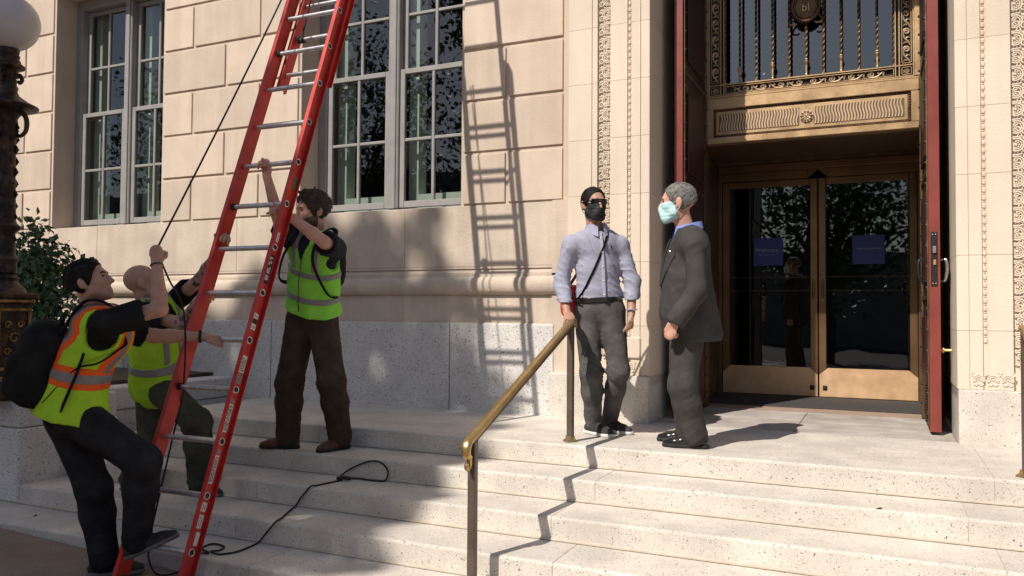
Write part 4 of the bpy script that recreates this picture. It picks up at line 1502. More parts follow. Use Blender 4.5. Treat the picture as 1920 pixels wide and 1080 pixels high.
def union(fs, k=.02):
    """smooth union; each member is only evaluated near its own box"""
    m = .06

    def f(p):
        d = np.full(len(p), 1.0)
        a, b = p.min(0), p.max(0)
        for g in fs:
            lo, hi = g.box[0] - m, g.box[1] + m
            if (a > hi).any() or (b < lo).any():
                continue
            if (a >= lo).all() and (b <= hi).all():
                d = smin(d, g(p), k)
                continue
            s = np.ones(len(p), bool)
            for x in range(3):
                if a[x] < lo[x]:
                    s &= p[:, x] > lo[x]
                if b[x] > hi[x]:
                    s &= p[:, x] < hi[x]
            if s.any():
                d[s] = smin(d[s], g(p[s]), k)
        return d
    f.box = (np.min([g.box[0] for g in fs], 0), np.max([g.box[1] for g in fs], 0))
    return f


def surface(f, h, pad=.03):
    """mesh of f = 0 by naive surface nets on a sparse grid"""
    lo = f.box[0] - pad
    hi = f.box[1] + pad
    B = 6
    nb = np.ceil((hi - lo) / (h * B)).astype(int) + 1
    n = nb * B + 1
    D = np.ones(tuple(n), np.float32)
    ii = np.stack(np.meshgrid(*[np.arange(q) for q in nb], indexing='ij'), -1).reshape(-1, 3)
    cen = lo + (ii + .5) * B * h
    dc = f(cen)
    rad = B * h * .87 + .016
    act = ii[np.abs(dc) < rad]
    ins = ii[dc <= -rad]
    for q in ins:
        D[q[0] * B:q[0] * B + B + 1, q[1] * B:q[1] * B + B + 1, q[2] * B:q[2] * B + B + 1] = -1
    off = np.stack(np.meshgrid(*[np.arange(B + 1)] * 3, indexing='ij'), -1).reshape(-1, 3)
    key = (act[:, 0] // 4) * 1000000 + (act[:, 1] // 4) * 1000 + act[:, 2] // 4
    o_ = np.argsort(key, kind='stable')
    act, key = act[o_], key[o_]
    cutp = np.concatenate([[0], np.nonzero(np.diff(key))[0] + 1, [len(act)]])
    for s0, s1 in zip(cutp[:-1], cutp[1:]):
        a = act[s0:s1]
        g = (a[:, None, :] * B + off[None]).reshape(-1, 3)
        D[g[:, 0], g[:, 1], g[:, 2]] = f(lo + g * h)
    D[D == 0] = 1e-6
    S = D < 0
    c8 = np.zeros(tuple(np.array(D.shape) - 1), np.uint8)
    cor = [(i, j, k) for i in (0, 1) for j in (0, 1) for k in (0, 1)]
    sh = np.array(D.shape) - 1
    for (i, j, k) in cor:
        c8 += S[i:i + sh[0], j:j + sh[1], k:k + sh[2]]
    cells = np.argwhere((c8 > 0) & (c8 < 8))
    vals = np.stack([D[cells[:, 0] + i, cells[:, 1] + j, cells[:, 2] + k] for (i, j, k) in cor], 1)
    acc = np.zeros((len(cells), 3))
    cnt = np.zeros(len(cells))
    for a in range(8):
        for b in range(a + 1, 8):
            ca, cb = np.array(cor[a]), np.array(cor[b])
            if np.abs(ca - cb).sum() != 1:
                continue
            va, vb = vals[:, a], vals[:, b]
            m = (va < 0) != (vb < 0)
            t = va[m] / (va[m] - vb[m])
            acc[m] += ca + t[:, None] * (cb - ca)
            cnt[m] += 1
    V = lo + (cells + acc / cnt[:, None]) * h
    idx = np.full(tuple(sh), -1, np.int32)
    idx[cells[:, 0], cells[:, 1], cells[:, 2]] = np.arange(len(cells))
    F = []
    for ax in range(3):
        sl0 = [slice(None)] * 3
        sl1 = [slice(None)] * 3
        sl0[ax], sl1[ax] = slice(0, -1), slice(1, None)
        e = np.argwhere(S[tuple(sl0)] != S[tuple(sl1)])
        b, c = (ax + 1) % 3, (ax + 2) % 3
        e = e[(e[:, b] > 0) & (e[:, c] > 0) & (e[:, b] < sh[b]) & (e[:, c] < sh[c])]
        inside = S[e[:, 0], e[:, 1], e[:, 2]]
        q = []
        for (db, dc_) in ((-1, -1), (0, -1), (0, 0), (-1, 0)):
            w_ = e.copy()
            w_[:, b] += db
            w_[:, c] += dc_
            q.append(idx[w_[:, 0], w_[:, 1], w_[:, 2]])
        q = np.stack(q, 1)
        q[~inside] = q[~inside][:, ::-1]
        F.append(q)
    F = np.concatenate(F)
    F = F[(F >= 0).all(1)]
    return V, F


def sdf_part(name, f, h, material, parent, matfn=None, mats=()):
    V, F = surface(f, h)
    # two light smoothing passes
    for _ in range(1):
        s = np.zeros_like(V)
        c = np.zeros(len(V))
        for i in range(4):
            a, b = F[:, i], F[:, (i + 1) % 4]
            c += np.bincount(a, minlength=len(V))
            for x in range(3):
                s[:, x] += np.bincount(a, V[b, x], len(V))
        V = V * .5 + .5 * s / np.maximum(c, 1)[:, None]
    ctr = (V.min(0) + V.max(0)) / 2
    me = bpy.data.meshes.new(name)
    me.from_pydata((V - ctr).tolist(), [], F.tolist())
    me.materials.append(MATS[material])
    for m in mats:
        me.materials.append(MATS[m])
    if matfn is not None:
        fc = V[F].mean(1)
        me.polygons.foreach_set('material_index', matfn(fc).astype(np.int32))
    me.polygons.foreach_set('use_smooth', [True] * len(me.polygons))
    return put(name, me, ctr, parent)


def folds(seed, amp, ks):
    """cloth: narrow creases that come and go, over a slow swell"""
    r_ = np.random.default_rng(seed)
    W_ = []
    for (kx, kz, a) in ks:
        for q in range(2):
            d = V3(r_.normal() * kx, r_.normal() * kx, r_.choice((-1, 1)) * kz * r_.uniform(.7, 1.3))
            W_.append((d, r_.uniform(0, 6.28), a * r_.uniform(.7, 1.3), V3(*r_.normal(size=3)) * 9, r_.uniform(0, 6.28), V3(*r_.normal(size=3)) * 13, r_.uniform(0, 6.28)))

    def g(p):
        s = np.zeros(len(p))
        for d, o, a, m1, o1, m2, o2 in W_:
            warp = 1.1 * np.sin(p @ m1 + o1)
            on = np.clip(.15 + np.sin(p @ m2 + o2), 0, 1)
            c = 1 - np.abs(np.sin(.5 * (p @ d) + o + warp))
            s -= a * on * (c ** 4 - .08)
        return amp * s * 1.7
    return g


def cut(f, *planes, box=None):
    """keep the side of each plane (point, outward normal) the normal points away from"""
    def g(p):
        d = f(p)
        for (c, n_) in planes:
            d = np.maximum(d, (p - c) @ n_)
        return d
    g.box = f.box if box is None else (np.maximum(f.box[0], box[0]), np.minimum(f.box[1], box[1]))
    return g


def minus(f, h_):
    def g(p):
        return np.maximum(f(p), -h_(p))
    g.box = f.box
    return g


def grow(f, r):
    def g(p):
        return f(p) - r
    g.box = (f.box[0] - r, f.box[1] + r)
    return g


def wrinkle(f, fn):
    def g(p):
        return f(p) + fn(p)
    g.box = f.box
    return g


def hand_prims(w, d, n_, s, curl=(20, 25, 20), thumb=(.55, .6, .35), sc=1.0, spread=0.0):
    """palm and five fingers. d: wrist to knuckles, n_: out of the palm, s: towards the thumb"""
    d = nrm(d)
    n_ = nrm(n_ - d * (n_ @ d))
    s = nrm(s - d * (s @ d) - n_ * (s @ n_))
    out = [cap(w - d * .01, w + d * .074 * sc, .030 * sc, .038 * sc, n_, 2.5), cap(w + d * .02 * sc + s * .022, w + d * .06 * sc + s * .03, .019 * sc, .015 * sc)]
    L = [.072, .082, .076, .060]
    for i in range(4):
        b = w + (d * (.080 - .006 * abs(i - 1.2)) + s * (.031 - .0205 * i)) * sc
        a = 0
        dd = nrm(d + s * spread * (1.5 - i))
        p = b - dd * .012
        for j, fr_ in enumerate((.46, .30, .24)):
            a += curl[j] + i * 2
            dr = dd * math.cos(R(a)) + n_ * math.sin(R(a))
            q = p + dr * (L[i] * fr_ * sc + (.012 if j == 0 else 0))
            out.append(cap(p, q, (.0106 - .0008 * j) * sc, (.0097 - .0008 * j) * sc))
            p = q
    t0 = w + (d * .022 + s * .026) * sc
    dr = nrm(d * thumb[0] + s * thumb[1] + n_ * thumb[2])
    t1 = t0 + dr * .045 * sc
    dr2 = nrm(d * (thumb[0] + .35) + s * (thumb[1] - .45) + n_ * (thumb[2] + .15))
    t2 = t1 + dr2 * .032 * sc
    t3 = t2 + nrm(dr2 * 1.0 + n_ * .25) * .024 * sc
    out += [cap(t0, t1, .0155 * sc, .0125 * sc), cap(t1, t2, .0122 * sc, .0108 * sc), cap(t2, t3, .0105 * sc, .0088 * sc)]
    return out


def head_prims(c, f, u, sc=1.0):
    f = nrm(f)
    u = nrm(u - f * (u @ f))
    r_ = np.cross(f, u)
    fr = np.array((r_, f, u))

    def P(x, y, z):
        return c + (r_ * x + f * y + u * z) * sc
    pr = [ell(P(0, -.012, .036), V3(.076, .099, .088) * sc, fr), ell(P(0, .022, -.045), V3(.058, .072, .072) * sc, fr),
          cap(P(-.02, .074, -.092), P(.02, .074, -.092), .021 * sc), cap(P(-.046, .02, -.062), P(.046, .02, -.062), .026 * sc),
          cap(P(-.03, .083, .028), P(.03, .083, .028), .011 * sc), cap(P(-.036, .066, -.018), P(.036, .066, -.018), .022 * sc)]
    nose = [cap(P(0, .092, .018), P(0, .114, -.024), .0085 * sc, .0125 * sc), cap(P(-.012, .098, -.030), P(.012, .098, -.030), .0085 * sc)]
    lips = [cap(P(-.018, .090, -.060), P(.018, .090, -.060), .0075 * sc), cap(P(-.015, .089, -.071), P(.015, .089, -.071), .008 * sc)]
    ears = []
    for s in (-1, 1):
        ears.append(ell(P(s * .079, -.012, -.004), V3(.011, .021, .033) * sc, np.array((nrm(r_ + f * .35 * s), nrm(f - r_ * .35 * s), u))))
        ears.append(cap(P(s * .076, -.004, -.024), P(s * .074, 0, -.03), .009 * sc))
    core = union(pr, .028 * sc)
    full = union([core, union(nose, .01), union(lips, .008)] + ears, .010)
    # shallow eye sockets
    sockets = [ell(P(s * .032, .099, .010), V3(.017, .012, .010) * sc, fr) for s in (-1, 1)]

    def g(p):
        d = full(p)
        for so in sockets:
            e = so(p)
            d = -smin(-d, e, .012)
        return d
    g.box = full.box
    return g, P, fr, core


class Person:
    def __init__(s, key, label, g=1.0, skin='skin', facing=None, hup=None, hsc=1.0, foot_z=(None, None), legs=(.098, .078, .074, .066)):
        J = {k_: np.array(v_) for k_, v_ in JOINTS[key].items()}
        s.J = J
        s.skin = skin
        s.g = g
        for q, z in zip('LR', foot_z):
            if z is not None:
                J['an' + q][2] = z + .085
                J['to' + q][2] = z + .028
        zmin = min(J['anL'][2], J['anR'][2]) - .085
        s.root = empty('person', ((J['anL'][0] + J['anR'][0]) / 2, (J['anL'][1] + J['anR'][1]) / 2, zmin), label, 'person')
        s.up = nrm(J['neck'] - J['pelvis'])
        s.r = nrm(J['shR'] - J['shL'])
        s.r = nrm(s.r - s.up * (s.r @ s.up))
        s.f = nrm(np.cross(s.up, s.r))
        hr = nrm(J['hipR'] - J['hipL'])
        s.hr, s.hf = hr, nrm(np.cross(V3(0, 0, 1), hr))
        s.hc = J['head']
        s.head, s.HP, s.hfr, s.hcore = head_prims(s.hc, facing if facing is not None else s.f, hup if hup is not None else V3(0, 0, 1), hsc)
        s.hsc = hsc
        s.leg_r = legs
        s.ar, s.waist, s.chw = 1.0, 1.0, 1.0
        s.extra = []

    def torso(s, o=0.0, k=.05):
        J, g = s.J, s.g
        up, f, r_ = s.up, s.f, s.r
        pv, ch, nk = J['pelvis'], J['chest'], J['neck']
        mid = (J['shL'] + J['shR']) / 2
        w_ = pv + (ch - pv) * .48
        pr = [cap(J['shL'] * .88 + mid * .12 - up * .022, J['shR'] * .88 + mid * .12 - up * .022, .058 + o),
              cap(ch - up * .06, mid - up * .06, (.158 * s.chw + o) * g, (.146 * s.chw + o) * g, f, 1.36),
              cap(w_ - up * .07, w_ + up * .05, (.146 * s.waist + o) * g, (.150 * s.chw + o) * g, f, 1.30),
              cap(pv - up * .03 + s.hr * .035, pv - up * .03 - s.hr * .035, (.128 + o) * g, None, s.hf, 1.12),
              cap(nk - up * .085 - r_ * .05, nk - up * .085 + r_ * .05, .055 + o),
              cap(nk - up * .045 - r_ * .02, (J['shL'] + nk) / 2 - up * .03, .040 + o, .046 + o), cap(nk - up * .045 + r_ * .02, (J['shR'] + nk) / 2 - up * .03, .040 + o, .046 + o)]
        return union(pr, k)

    def arm(s, q, o=0.0, frac=None, ro=0.0):
        J = s.J
        sh, el, wr = J['sh' + q], J['el' + q], J['wr' + q]
        k = s.ar
        if frac is None:
            m_ = el + (wr - el) * .3
            return [cap(sh, el, .050 * k + o, .041 * k + o), cap(el, m_, .041 * k + o, .042 * k + o), cap(m_, wr, .042 * k + o, .0265 + o)]
        if frac <= 1:
            e = sh + (el - sh) * frac
            return [cap(sh, e, .052 * k + o, .054 * k + o + ro)]
        e = el + (wr - el) * (frac - 1)
        return [cap(sh - (el - sh) * -.02, el, .050 * k + o, .045 * k + o), cap(el, e, .045 * k + o, .034 * k + o + ro)]

    def leg(s, q, o=0.0, rr=None):
        J = s.J
        a, b, c, d = rr or (.088, .062, .058, .04)
        hp, kn, an = J['hip' + q], J['kn' + q], J['an' + q]
        calf = kn + (an - kn) * .35
        return [cap(hp, kn, a + o, b + o), cap(kn, calf, b + o, c + o), cap(calf, an, c + o, d + o)]

    def body(s, hands, tattoo=False):
        J = s.J
        pr = [s.torso(-.02), s.head, cap(J['neck'] - s.up * .05, s.HP(0, -.018, -.07), .060, .054)]
        for q in 'LR':
            pr += s.arm(q) + s.leg(q, -.018)
            h = hands[q]
            pr.append(union(hand_prims(J['wr' + q], *h[:3], **(h[3] if len(h) > 3 else {})), .0035))
            pr.append(cap(J['an' + q], J['to' + q] * .4 + J['an' + q] * .6 - V3(0, 0, .018), .030, .020))
        fn = union(pr, .018)
        mf = None
        if tattoo:
            def mf(c):
                m = np.zeros(len(c))
                for q in 'LR':
                    el, wr = J['el' + q], J['wr' + q]
                    t = ((c - el) @ (wr - el)) / ((wr - el) @ (wr - el))
                    dd = np.linalg.norm(c - el - np.clip(t, 0, 1)[:, None] * (wr - el), axis=1)
                    m[(t > -.15) & (t < .95) & (dd < .07)] = 1
                return m
        sdf_part('body', fn, .006, s.skin, s.root, mf, ('skin_tattoo',) if tattoo else ())
        for sd in (-1, 1):
            e = MB().lathe([(.0092 * math.sin(a), .0092 * math.cos(a)) for a in np.linspace(.01, math.pi - .01, 8)], (0, 0, 0), 10)
            put('eye', e.mesh('eye', 'eye_dark', True), s.HP(sd * .032, .081, .010), s.root)

    def shirt(s, material, frac, o=.010, hem=None, seed=1, amp=.004, name='shirt', ks=((26, 60, .7), (55, 30, .6), (60, 90, .35)), k=.04, neck=.0):
        J = s.J
        pr = [s.torso(o)]
        for q in 'LR':
            pr += s.arm(q, o + .004, frac, .012 if frac <= 1 else .006)
        f = union(pr, k)
        pl = []
        if hem is not None:
            pl.append((J['pelvis'] + s.up * hem, -s.up))
        f = wrinkle(f, folds(seed, amp, ks))
        s.shirt_f = f
        f = cut(f, *pl) if pl else f
        nk = cap(J['neck'] - s.up * .02, J['neck'] + s.up * .3, .064 + neck, .085)
        f = minus(f, nk)
        # open sleeve ends
        for q in 'LR':
            if frac <= 1:
                e = J['sh' + q] + (J['el' + q] - J['sh' + q]) * frac
                d = nrm(J['el' + q] - J['sh' + q])
            else:
                e = J['el' + q] + (J['wr' + q] - J['el' + q]) * (frac - 1)
                d = nrm(J['wr' + q] - J['el' + q])
            f = minus(f, cap(e + d * .075, e + d * .16, .075 + o))
        return sdf_part(name, f, .0075, material, s.root)

    def trousers(s, material, top=.06, o=.006, seed=3, amp=.006, cuff=.035, rr=None, name='trousers'):
        J = s.J
        pv = J['pelvis']
        pr = [cap(pv - s.up * .02 + s.hr * .04, pv - s.up * .02 - s.hr * .04, (.128 + o) * s.g, None, s.hf, 1.12),
              cap(pv + s.up * .06, pv + s.up * .12, (.142 + o) * s.g, None, s.hf, 1.25)]
        for q in 'LR':
            pr += s.leg(q, o, rr or s.leg_r)
        f = union(pr, .045)
        kz = folds(seed, amp, ((60, 55, .7), (95, 80, .6), (60, 8, .5)))
        kn = [J['knL'], J['knR'], J['anL'], J['anR']]

        def wr(p):
            w_ = .3 + sum(np.exp(-((p - c) ** 2).sum(1) / (.12 ** 2)) for c in kn)
            return kz(p) * np.minimum(w_, 1.3)
        f = wrinkle(f, wr)
        f = cut(f, (pv + s.up * top, s.up))
        for q in 'LR':
            d = nrm(J['an' + q] - J['kn' + q])
            f = minus(f, cap(J['an' + q] + d * (.09 + cuff), J['an' + q] + d * .2, .085))
        return sdf_part(name, f, .0075, material, s.root)

    def shoes(s, material, sole, seed=0, w_=.046, boot=.0, normals=(None, None), chunky=0.0):
        J = s.J
        for q, nn in zip('LR', normals):
            an, to = J['an' + q], J['to' + q]
            d = to - an
            n_ = V3(0, 0, 1) if nn is None else nrm(np.array(nn))
            d = nrm(d - n_ * (d @ n_))
            base = an - n_ * .085
            heel, ball, tip = base - d * .052, base + d * .125, base + d * .190
            sd = np.cross(n_, d)
            up_ = union([cap(heel + n_ * .045, base + n_ * .052 + d * .05, .037, .040, sd, 1.02), cap(base + d * .04 + n_ * .048, ball + n_ * .034, .042, .042, n_, 1.15),
                         cap(ball + n_ * .03, tip + n_ * .028 - d * .012, .043, .032, n_, 1.25), cap(base + n_ * .06, base + n_ * (.10 + boot), .042, .044)], .03)
            up_ = cut(up_, (base + n_ * .014, -n_))
            sdf_part('shoe', minus(up_, cap(base + n_ * (.135 + boot), base + n_ * .3, .06)), .006, material, s.root)
            so = union([cap(heel + n_ * .02, ball + n_ * .02, .041 + chunky, .047 + chunky), cap(ball + n_ * .02, tip + n_ * .02 - d * .01, .047 + chunky, .035 + chunky)], .02)
            so = cut(so, (base + n_ * .026, n_), (base + n_ * .001, -n_))
            sdf_part('sole', so, .006, sole, s.root)

    def vest(s, material, hem=-.02, o=.026, bands=(), seed=9, tape='tape_silver', trim=None, neck=.12, amp=.004, vee=.25, flare=.03, tw=.026, sw=.045):
        J = s.J
        up, f, r_ = s.up, s.f, s.r
        base = grow(s.torso(.004), o - .004)
        base = wrinkle(base, folds(seed, amp, ((22, 30, .6), (50, 36, .5))))
        b0 = base
        base = wrinkle(b0, lambda p: -flare * np.clip((.30 - (p - J['pelvis']) @ up) / .30, 0, 1.2) - .006 * np.sin(((p - J['pelvis']) @ r_) * 42 + ((p - J['pelvis']) @ f) * 31) * np.clip((.25 - (p - J['pelvis']) @ up) / .25, 0, 1))
        base.box = (b0.box[0] - .04, b0.box[1] + .04)
        v = cut(base, (J['pelvis'] + up * hem, -up))
        for q in 'LR':
            sg = 1 if q == 'R' else -1
            sh = J['sh' + q]
            v = minus(v, cap(sh + r_ * sg * .015 - up * .075, sh + r_ * sg * .03 + up * .12, .088, .075))
        v = minus(v, cap(J['neck'] - up * .01, J['neck'] + up * .3, .070, .10))
        v = minus(v, cap(J['neck'] + f * .16 - up * vee, J['neck'] + f * .13 + up * .1, .004, .085))
        sdf_part('vest', v, .0075, material, s.root)

        def band(o2, z0, z1, m_, name):
            b = grow(v, o2)
            c_ = J['pelvis'] + up * (z0 + z1) / 2
            b = cut(b, (J['pelvis'] + up * z1, up), (J['pelvis'] + up * z0, -up), box=(c_ - V3(.32, .32, .16), c_ + V3(.32, .32, .16)))
            sdf_part(name, b, .007, m_, s.root)
        for (z0, z1) in bands:
            if trim:
                band(.0035, z0 - tw, z1 + tw, trim, 'trim_band')
            band(.007, z0, z1, tape, 'reflective_band')
        # shoulder tapes
        for sg in (-1, 1):
            c0 = (J['shR'] if sg > 0 else J['shL']) * .5 + (J['shL'] + J['shR']) * .25
            for (hw, o2, m_, nm) in ((((sw, .0035, trim, 'trim_band'),) if trim else ()) + ((.024, .007, tape, 'reflective_band'),)):
                b = grow(v, o2)
                b = cut(b, (c0 + r_ * hw, r_), (c0 - r_ * hw, -r_), (J['pelvis'] + up * (bands[-1][1] + .01), -up), box=(c0 - V3(.28, .28, .5), c0 + V3(.28, .28, .2)))
                sdf_part(nm, b, .007, m_, s.root)
        s.vest_f = v
        return v

    def hair(s, material, o=.010, line=.055, back=-.05, seed=5, amp=.003, side=-.01, extra=(), tufts=0, ks=((60, 60, .5), (120, 80, .4)), tilt=.55):
        """cap of hair: the skull grown outwards, cut away from the face and below the nape"""
        sc = s.hsc
        P, fr = s.HP, s.hfr
        r_, f, u = fr
        sk = ell(P(0, -.014, .036), V3(.076 + o, .099 + o, .088 + o) * sc, fr)
        sk = union([sk, ell(P(0, -.045, -.005), V3(.064 + o * .8, .060 + o * .8, .07) * sc, fr)] + list(extra), .02)
        sk = wrinkle(sk, folds(seed, amp, ks))
        if tufts:
            rr = np.random.default_rng(seed)
            tf = []
            for i in range(tufts):
                a, e = rr.uniform(-1.9, 1.9), rr.uniform(.15, 1.35)
                d_ = V3(math.sin(a) * math.cos(e) * .078, math.cos(a) * math.cos(e) * .100 - .012, math.sin(e) * .092 + .036)
                q0 = P(*(d_ * .97))
                q1 = P(*(d_ * 1.13 + V3(rr.normal() * .012, rr.normal() * .016 + .004, rr.normal() * .008)))
                tf.append(cap(q0, q1, .017, .006))
            sk = union([sk] + tf, .012)
        h = cut(sk, (P(0, -.03, back), -nrm(u * .8 + f * .55)))
        # face opening: slanted plane through hairline and in front of the ears
        pl = nrm(f * 1.0 - u * tilt)
        h = cut(h, (P(0, .064, line), pl))
        sdf_part('hair', h, .006, material, s.root)
        s.hair_f = h
        return h


def locks(s, h, n, L, flow, material, jitter=.35, lift=.003, rad=.0042, seed=0):
    """strands of hair lying along the surface of the hair cap h"""
    rr = np.random.default_rng(seed)
    P = s.HP
    r_, f, u = s.hfr
    c = P(0, -.015, .03)
    d = rr.normal(size=(n * 3, 3))
    d /= np.linalg.norm(d, axis=1)[:, None]
    d = d[(d @ u) > -.75]
    p = c + d * .19
    for _ in range(30):
        p = p - d * np.clip(h(p), -.01, .03)[:, None] * .8
    ok = (np.abs(h(p)) < .004) & (np.linalg.norm(p - c, axis=1) > .05)
    p, d = p[ok][:n], d[ok][:n]
    fl = flow(p, d, r_, f, u) + rr.normal(size=p.shape) * jitter
    m = MB()
    paths = [p - d * .002]
    q = p
    for i in range(3):
        t = fl - d * (fl * d).sum(1)[:, None]
        t /= np.linalg.norm(t, axis=1)[:, None] + 1e-9
        q = q + t * L / 3
        d = q - c
        d /= np.linalg.norm(d, axis=1)[:, None]
        q = q - d * np.clip(h(q), -.02, .02)[:, None]
        paths.append(q + d * lift * (i + 1) / 2)
    for i in range(len(p)):
        m.tube([a[i] for a in paths], [rad * .6, rad, rad * .8, rad * .2], 5, caps=False)
    o = m.build('hair_strands', material, s.root, smooth=True)
    o['kind'] = 'stuff'
    return o


JOINTS = {
    'A': dict(pelvis=(-4.127, 3.075, 0.305), chest=(-4.044, 3.102, 0.670), neck=(-4.007, 3.112, 0.879), head=(-4.028, 3.097, 1.028), shR=(-3.822, 3.034, 0.804), elR=(-3.630, 3.230, 0.881), wrR=(-3.727, 3.287, 1.141), shL=(-4.061, 3.288, 0.780), elL=(-3.962, 3.490, 0.721), wrL=(-3.756, 3.673, 0.718), hipR=(-4.019, 3.037, 0.292), knR=(-3.679, 3.180, 0.046), anR=(-3.773, 3.228, -0.400), toR=(-3.597, 3.364, -0.385), hipL=(-4.244, 3.133, 0.262), knL=(-4.040, 3.162, -0.127), anL=(-4.015, 3.221, -0.557), toL=(-3.906, 3.318, -0.644)),
    'B': dict(pelvis=(-4.674, 4.142, 0.398), chest=(-4.578, 4.032, 0.734), neck=(-4.516, 3.977, 0.932), head=(-4.592, 3.938, 1.056), shL=(-4.549, 4.139, 0.912), elL=(-4.218, 4.087, 1.094), wrL=(-3.938, 4.010, 1.306), shR=(-4.493, 3.858, 0.845), elR=(-4.117, 3.857, 0.786), wrR=(-3.982, 3.826, 0.931), hipR=(-4.570, 4.093, 0.324), knR=(-4.244, 4.107, 0.113), anR=(-4.357, 4.245, -0.320), toR=(-4.140, 4.237, -0.386), hipL=(-4.774, 4.187, 0.314), knL=(-4.727, 4.155, -0.086), anL=(-4.888, 4.249, -0.498), toL=(-4.655, 4.246, -0.512)),
    'C': dict(pelvis=(-3.736, 4.669, 0.851), chest=(-3.620, 4.546, 1.189), neck=(-3.564, 4.477, 1.406), head=(-3.544, 4.425, 1.562), shL=(-3.384, 4.475, 1.305), elL=(-3.306, 4.246, 1.327), wrL=(-3.489, 4.089, 1.503), shR=(-3.728, 4.457, 1.365), elR=(-3.666, 4.241, 1.438), wrR=(-3.707, 4.145, 1.779), hipL=(-3.644, 4.668, 0.813), knL=(-3.578, 4.702, 0.376), anL=(-3.636, 4.888, -0.068), toL=(-3.676, 4.718, -0.139), hipR=(-3.829, 4.672, 0.811), knR=(-3.906, 4.640, 0.355), anR=(-3.999, 4.742, -0.043), toR=(-4.186, 4.659, -0.115)),
    'D': dict(pelvis=(-1.852, 5.534, 0.934), chest=(-1.867, 5.515, 1.288), neck=(-1.866, 5.509, 1.488), head=(-1.879, 5.476, 1.654), shR=(-2.059, 5.445, 1.408), elR=(-2.092, 5.396, 1.093), wrR=(-2.005, 5.289, 0.871), shL=(-1.686, 5.561, 1.413), elL=(-1.634, 5.629, 1.097), wrL=(-1.620, 5.555, 0.874), hipR=(-1.936, 5.508, 0.872), knR=(-1.885, 5.447, 0.440), anR=(-1.902, 5.562, 0.039), toR=(-1.738, 5.463, -0.012), hipL=(-1.769, 5.563, 0.873), knL=(-1.705, 5.529, 0.468), anL=(-1.834, 5.725, 0.078), toL=(-1.689, 5.661, 0.010)),
    'E': dict(pelvis=(-1.164, 5.343, 0.870), chest=(-1.169, 5.331, 1.189), neck=(-1.167, 5.324, 1.429), head=(-1.227, 5.290, 1.609), shL=(-1.145, 5.128, 1.328), elL=(-1.093, 5.107, 1.020), wrL=(-1.196, 5.055, 0.816), shR=(-1.185, 5.537, 1.384), elR=(-1.104, 5.608, 1.037), wrR=(-1.208, 5.545, 0.811), hipL=(-1.165, 5.250, 0.843), knL=(-1.177, 5.210, 0.408), anL=(-1.115, 5.294, 0.057), toL=(-1.310, 5.272, -0.003), hipR=(-1.164, 5.438, 0.842), knR=(-1.218, 5.411, 0.411), anR=(-1.206, 5.504, 0.071), toR=(-1.387, 5.489, 0.017)),
}


def drape(f, pts, d, off=.004):
    """push points along d until they meet the surface f, then lift them off it"""
    P = np.array(pts, float)
    d = nrm(np.asarray(d, float))
    P = P - d * .35
    for _ in range(40):
        P = P + np.outer(np.clip(f(P), -.02, .05) * .8, d)
    return P - d * off


def mask_part(p, material, loops, sc=1.0, low=-.098, top=.002, name='face_mask'):
    P, fr = p.HP, p.hfr
    r_, f, u = fr
    k = p.hsc
    b = union([grow(p.hcore, .004), cap(P(0, .097, -.012), P(0, .106, -.035), .016 * k, .018 * k), cap(P(-.02, .088, -.07), P(.02, .088, -.07), .022 * k), cap(P(-.02, .07, -.10), P(.02, .07, -.10), .024 * k)], .03)
    b = cut(b, (P(0, .098, top), nrm(u * 1.0 + f * .12)), (P(0, .012, -.03), nrm(-f * 1.0 + u * .25)), (P(0, .04, low - .012), -nrm(u * .9 + f * .2)))
    b = wrinkle(b, lambda q: .0008 * np.sin(((q - P(0, 0, 0)) @ u) * 260))
    sdf_part(name, b, .005, material, p.root)
    for sg in (-1, 1):
        for (z0, z1) in ((-.008, .012), (-.085, -.03)):
            a, e = P(sg * .060, .026, z0), P(sg * .086, -.018, z1)
            m_ = (a + e) / 2 + r_ * sg * .010
            MB().tube(bez([a, m_, e], 4), .0024, 5).build('ear_loop', loops, p.root, smooth=True)


def collar(p, material, hb=.058, hf=.030, r0=.071, name='collar', drop=.05, flare=.034):
    """folded shirt collar: a band round the neck and two pointed flaps lying over it"""
    J, up, f, r_ = p.J, p.up, p.f, p.r
    c = J['neck'] - up * .012
    v, fs = [], []
    N = 25
    for i in range(N):
        a = R(14 + (360 - 28) * i / (N - 1))              # 0 = front
        t = (1 + math.cos(a)) / 2                          # 1 at the front, 0 at the nape
        d = f * math.cos(a) + r_ * math.sin(a)
        ft = min(i, N - 1 - i) / 5.0
        pt = max(0, 1 - ft)                                # collar points
        ht = hb * (1 - t) + hf * t
        base = c - f * .012 + f * .018 * t
        rr = r0 * (1 - .10 * abs(math.sin(a)))
        v += [base + d * rr * 1.03 + up * (-.03 - .02 * t), base + d * rr + up * ht, base + d * (rr + .007) + up * (ht + .002),
              base + d * (rr + flare * (.65 + .5 * pt)) + up * (ht - drop * (.85 + .75 * pt) - .005), base + d * (rr + flare * (.6 + .5 * pt) - .006) + up * (ht - drop * (.85 + .75 * pt) - .007)]
    for i in range(N - 1):
        for q in range(4):
            fs.append((i * 5 + q, i * 5 + q + 1, (i + 1) * 5 + q + 1, (i + 1) * 5 + q))
    return MB().add(v, fs).build(name, material, p.root, smooth=True, angle=60)


def band_ring(p, base, z0, z1, o, material, name):
    J, up = p.J, p.up
    b = cut(grow(base, o), (J['pelvis'] + up * z1, up), (J['pelvis'] + up * z0, -up))
    return sdf_part(name, b, .007, material, p.root)


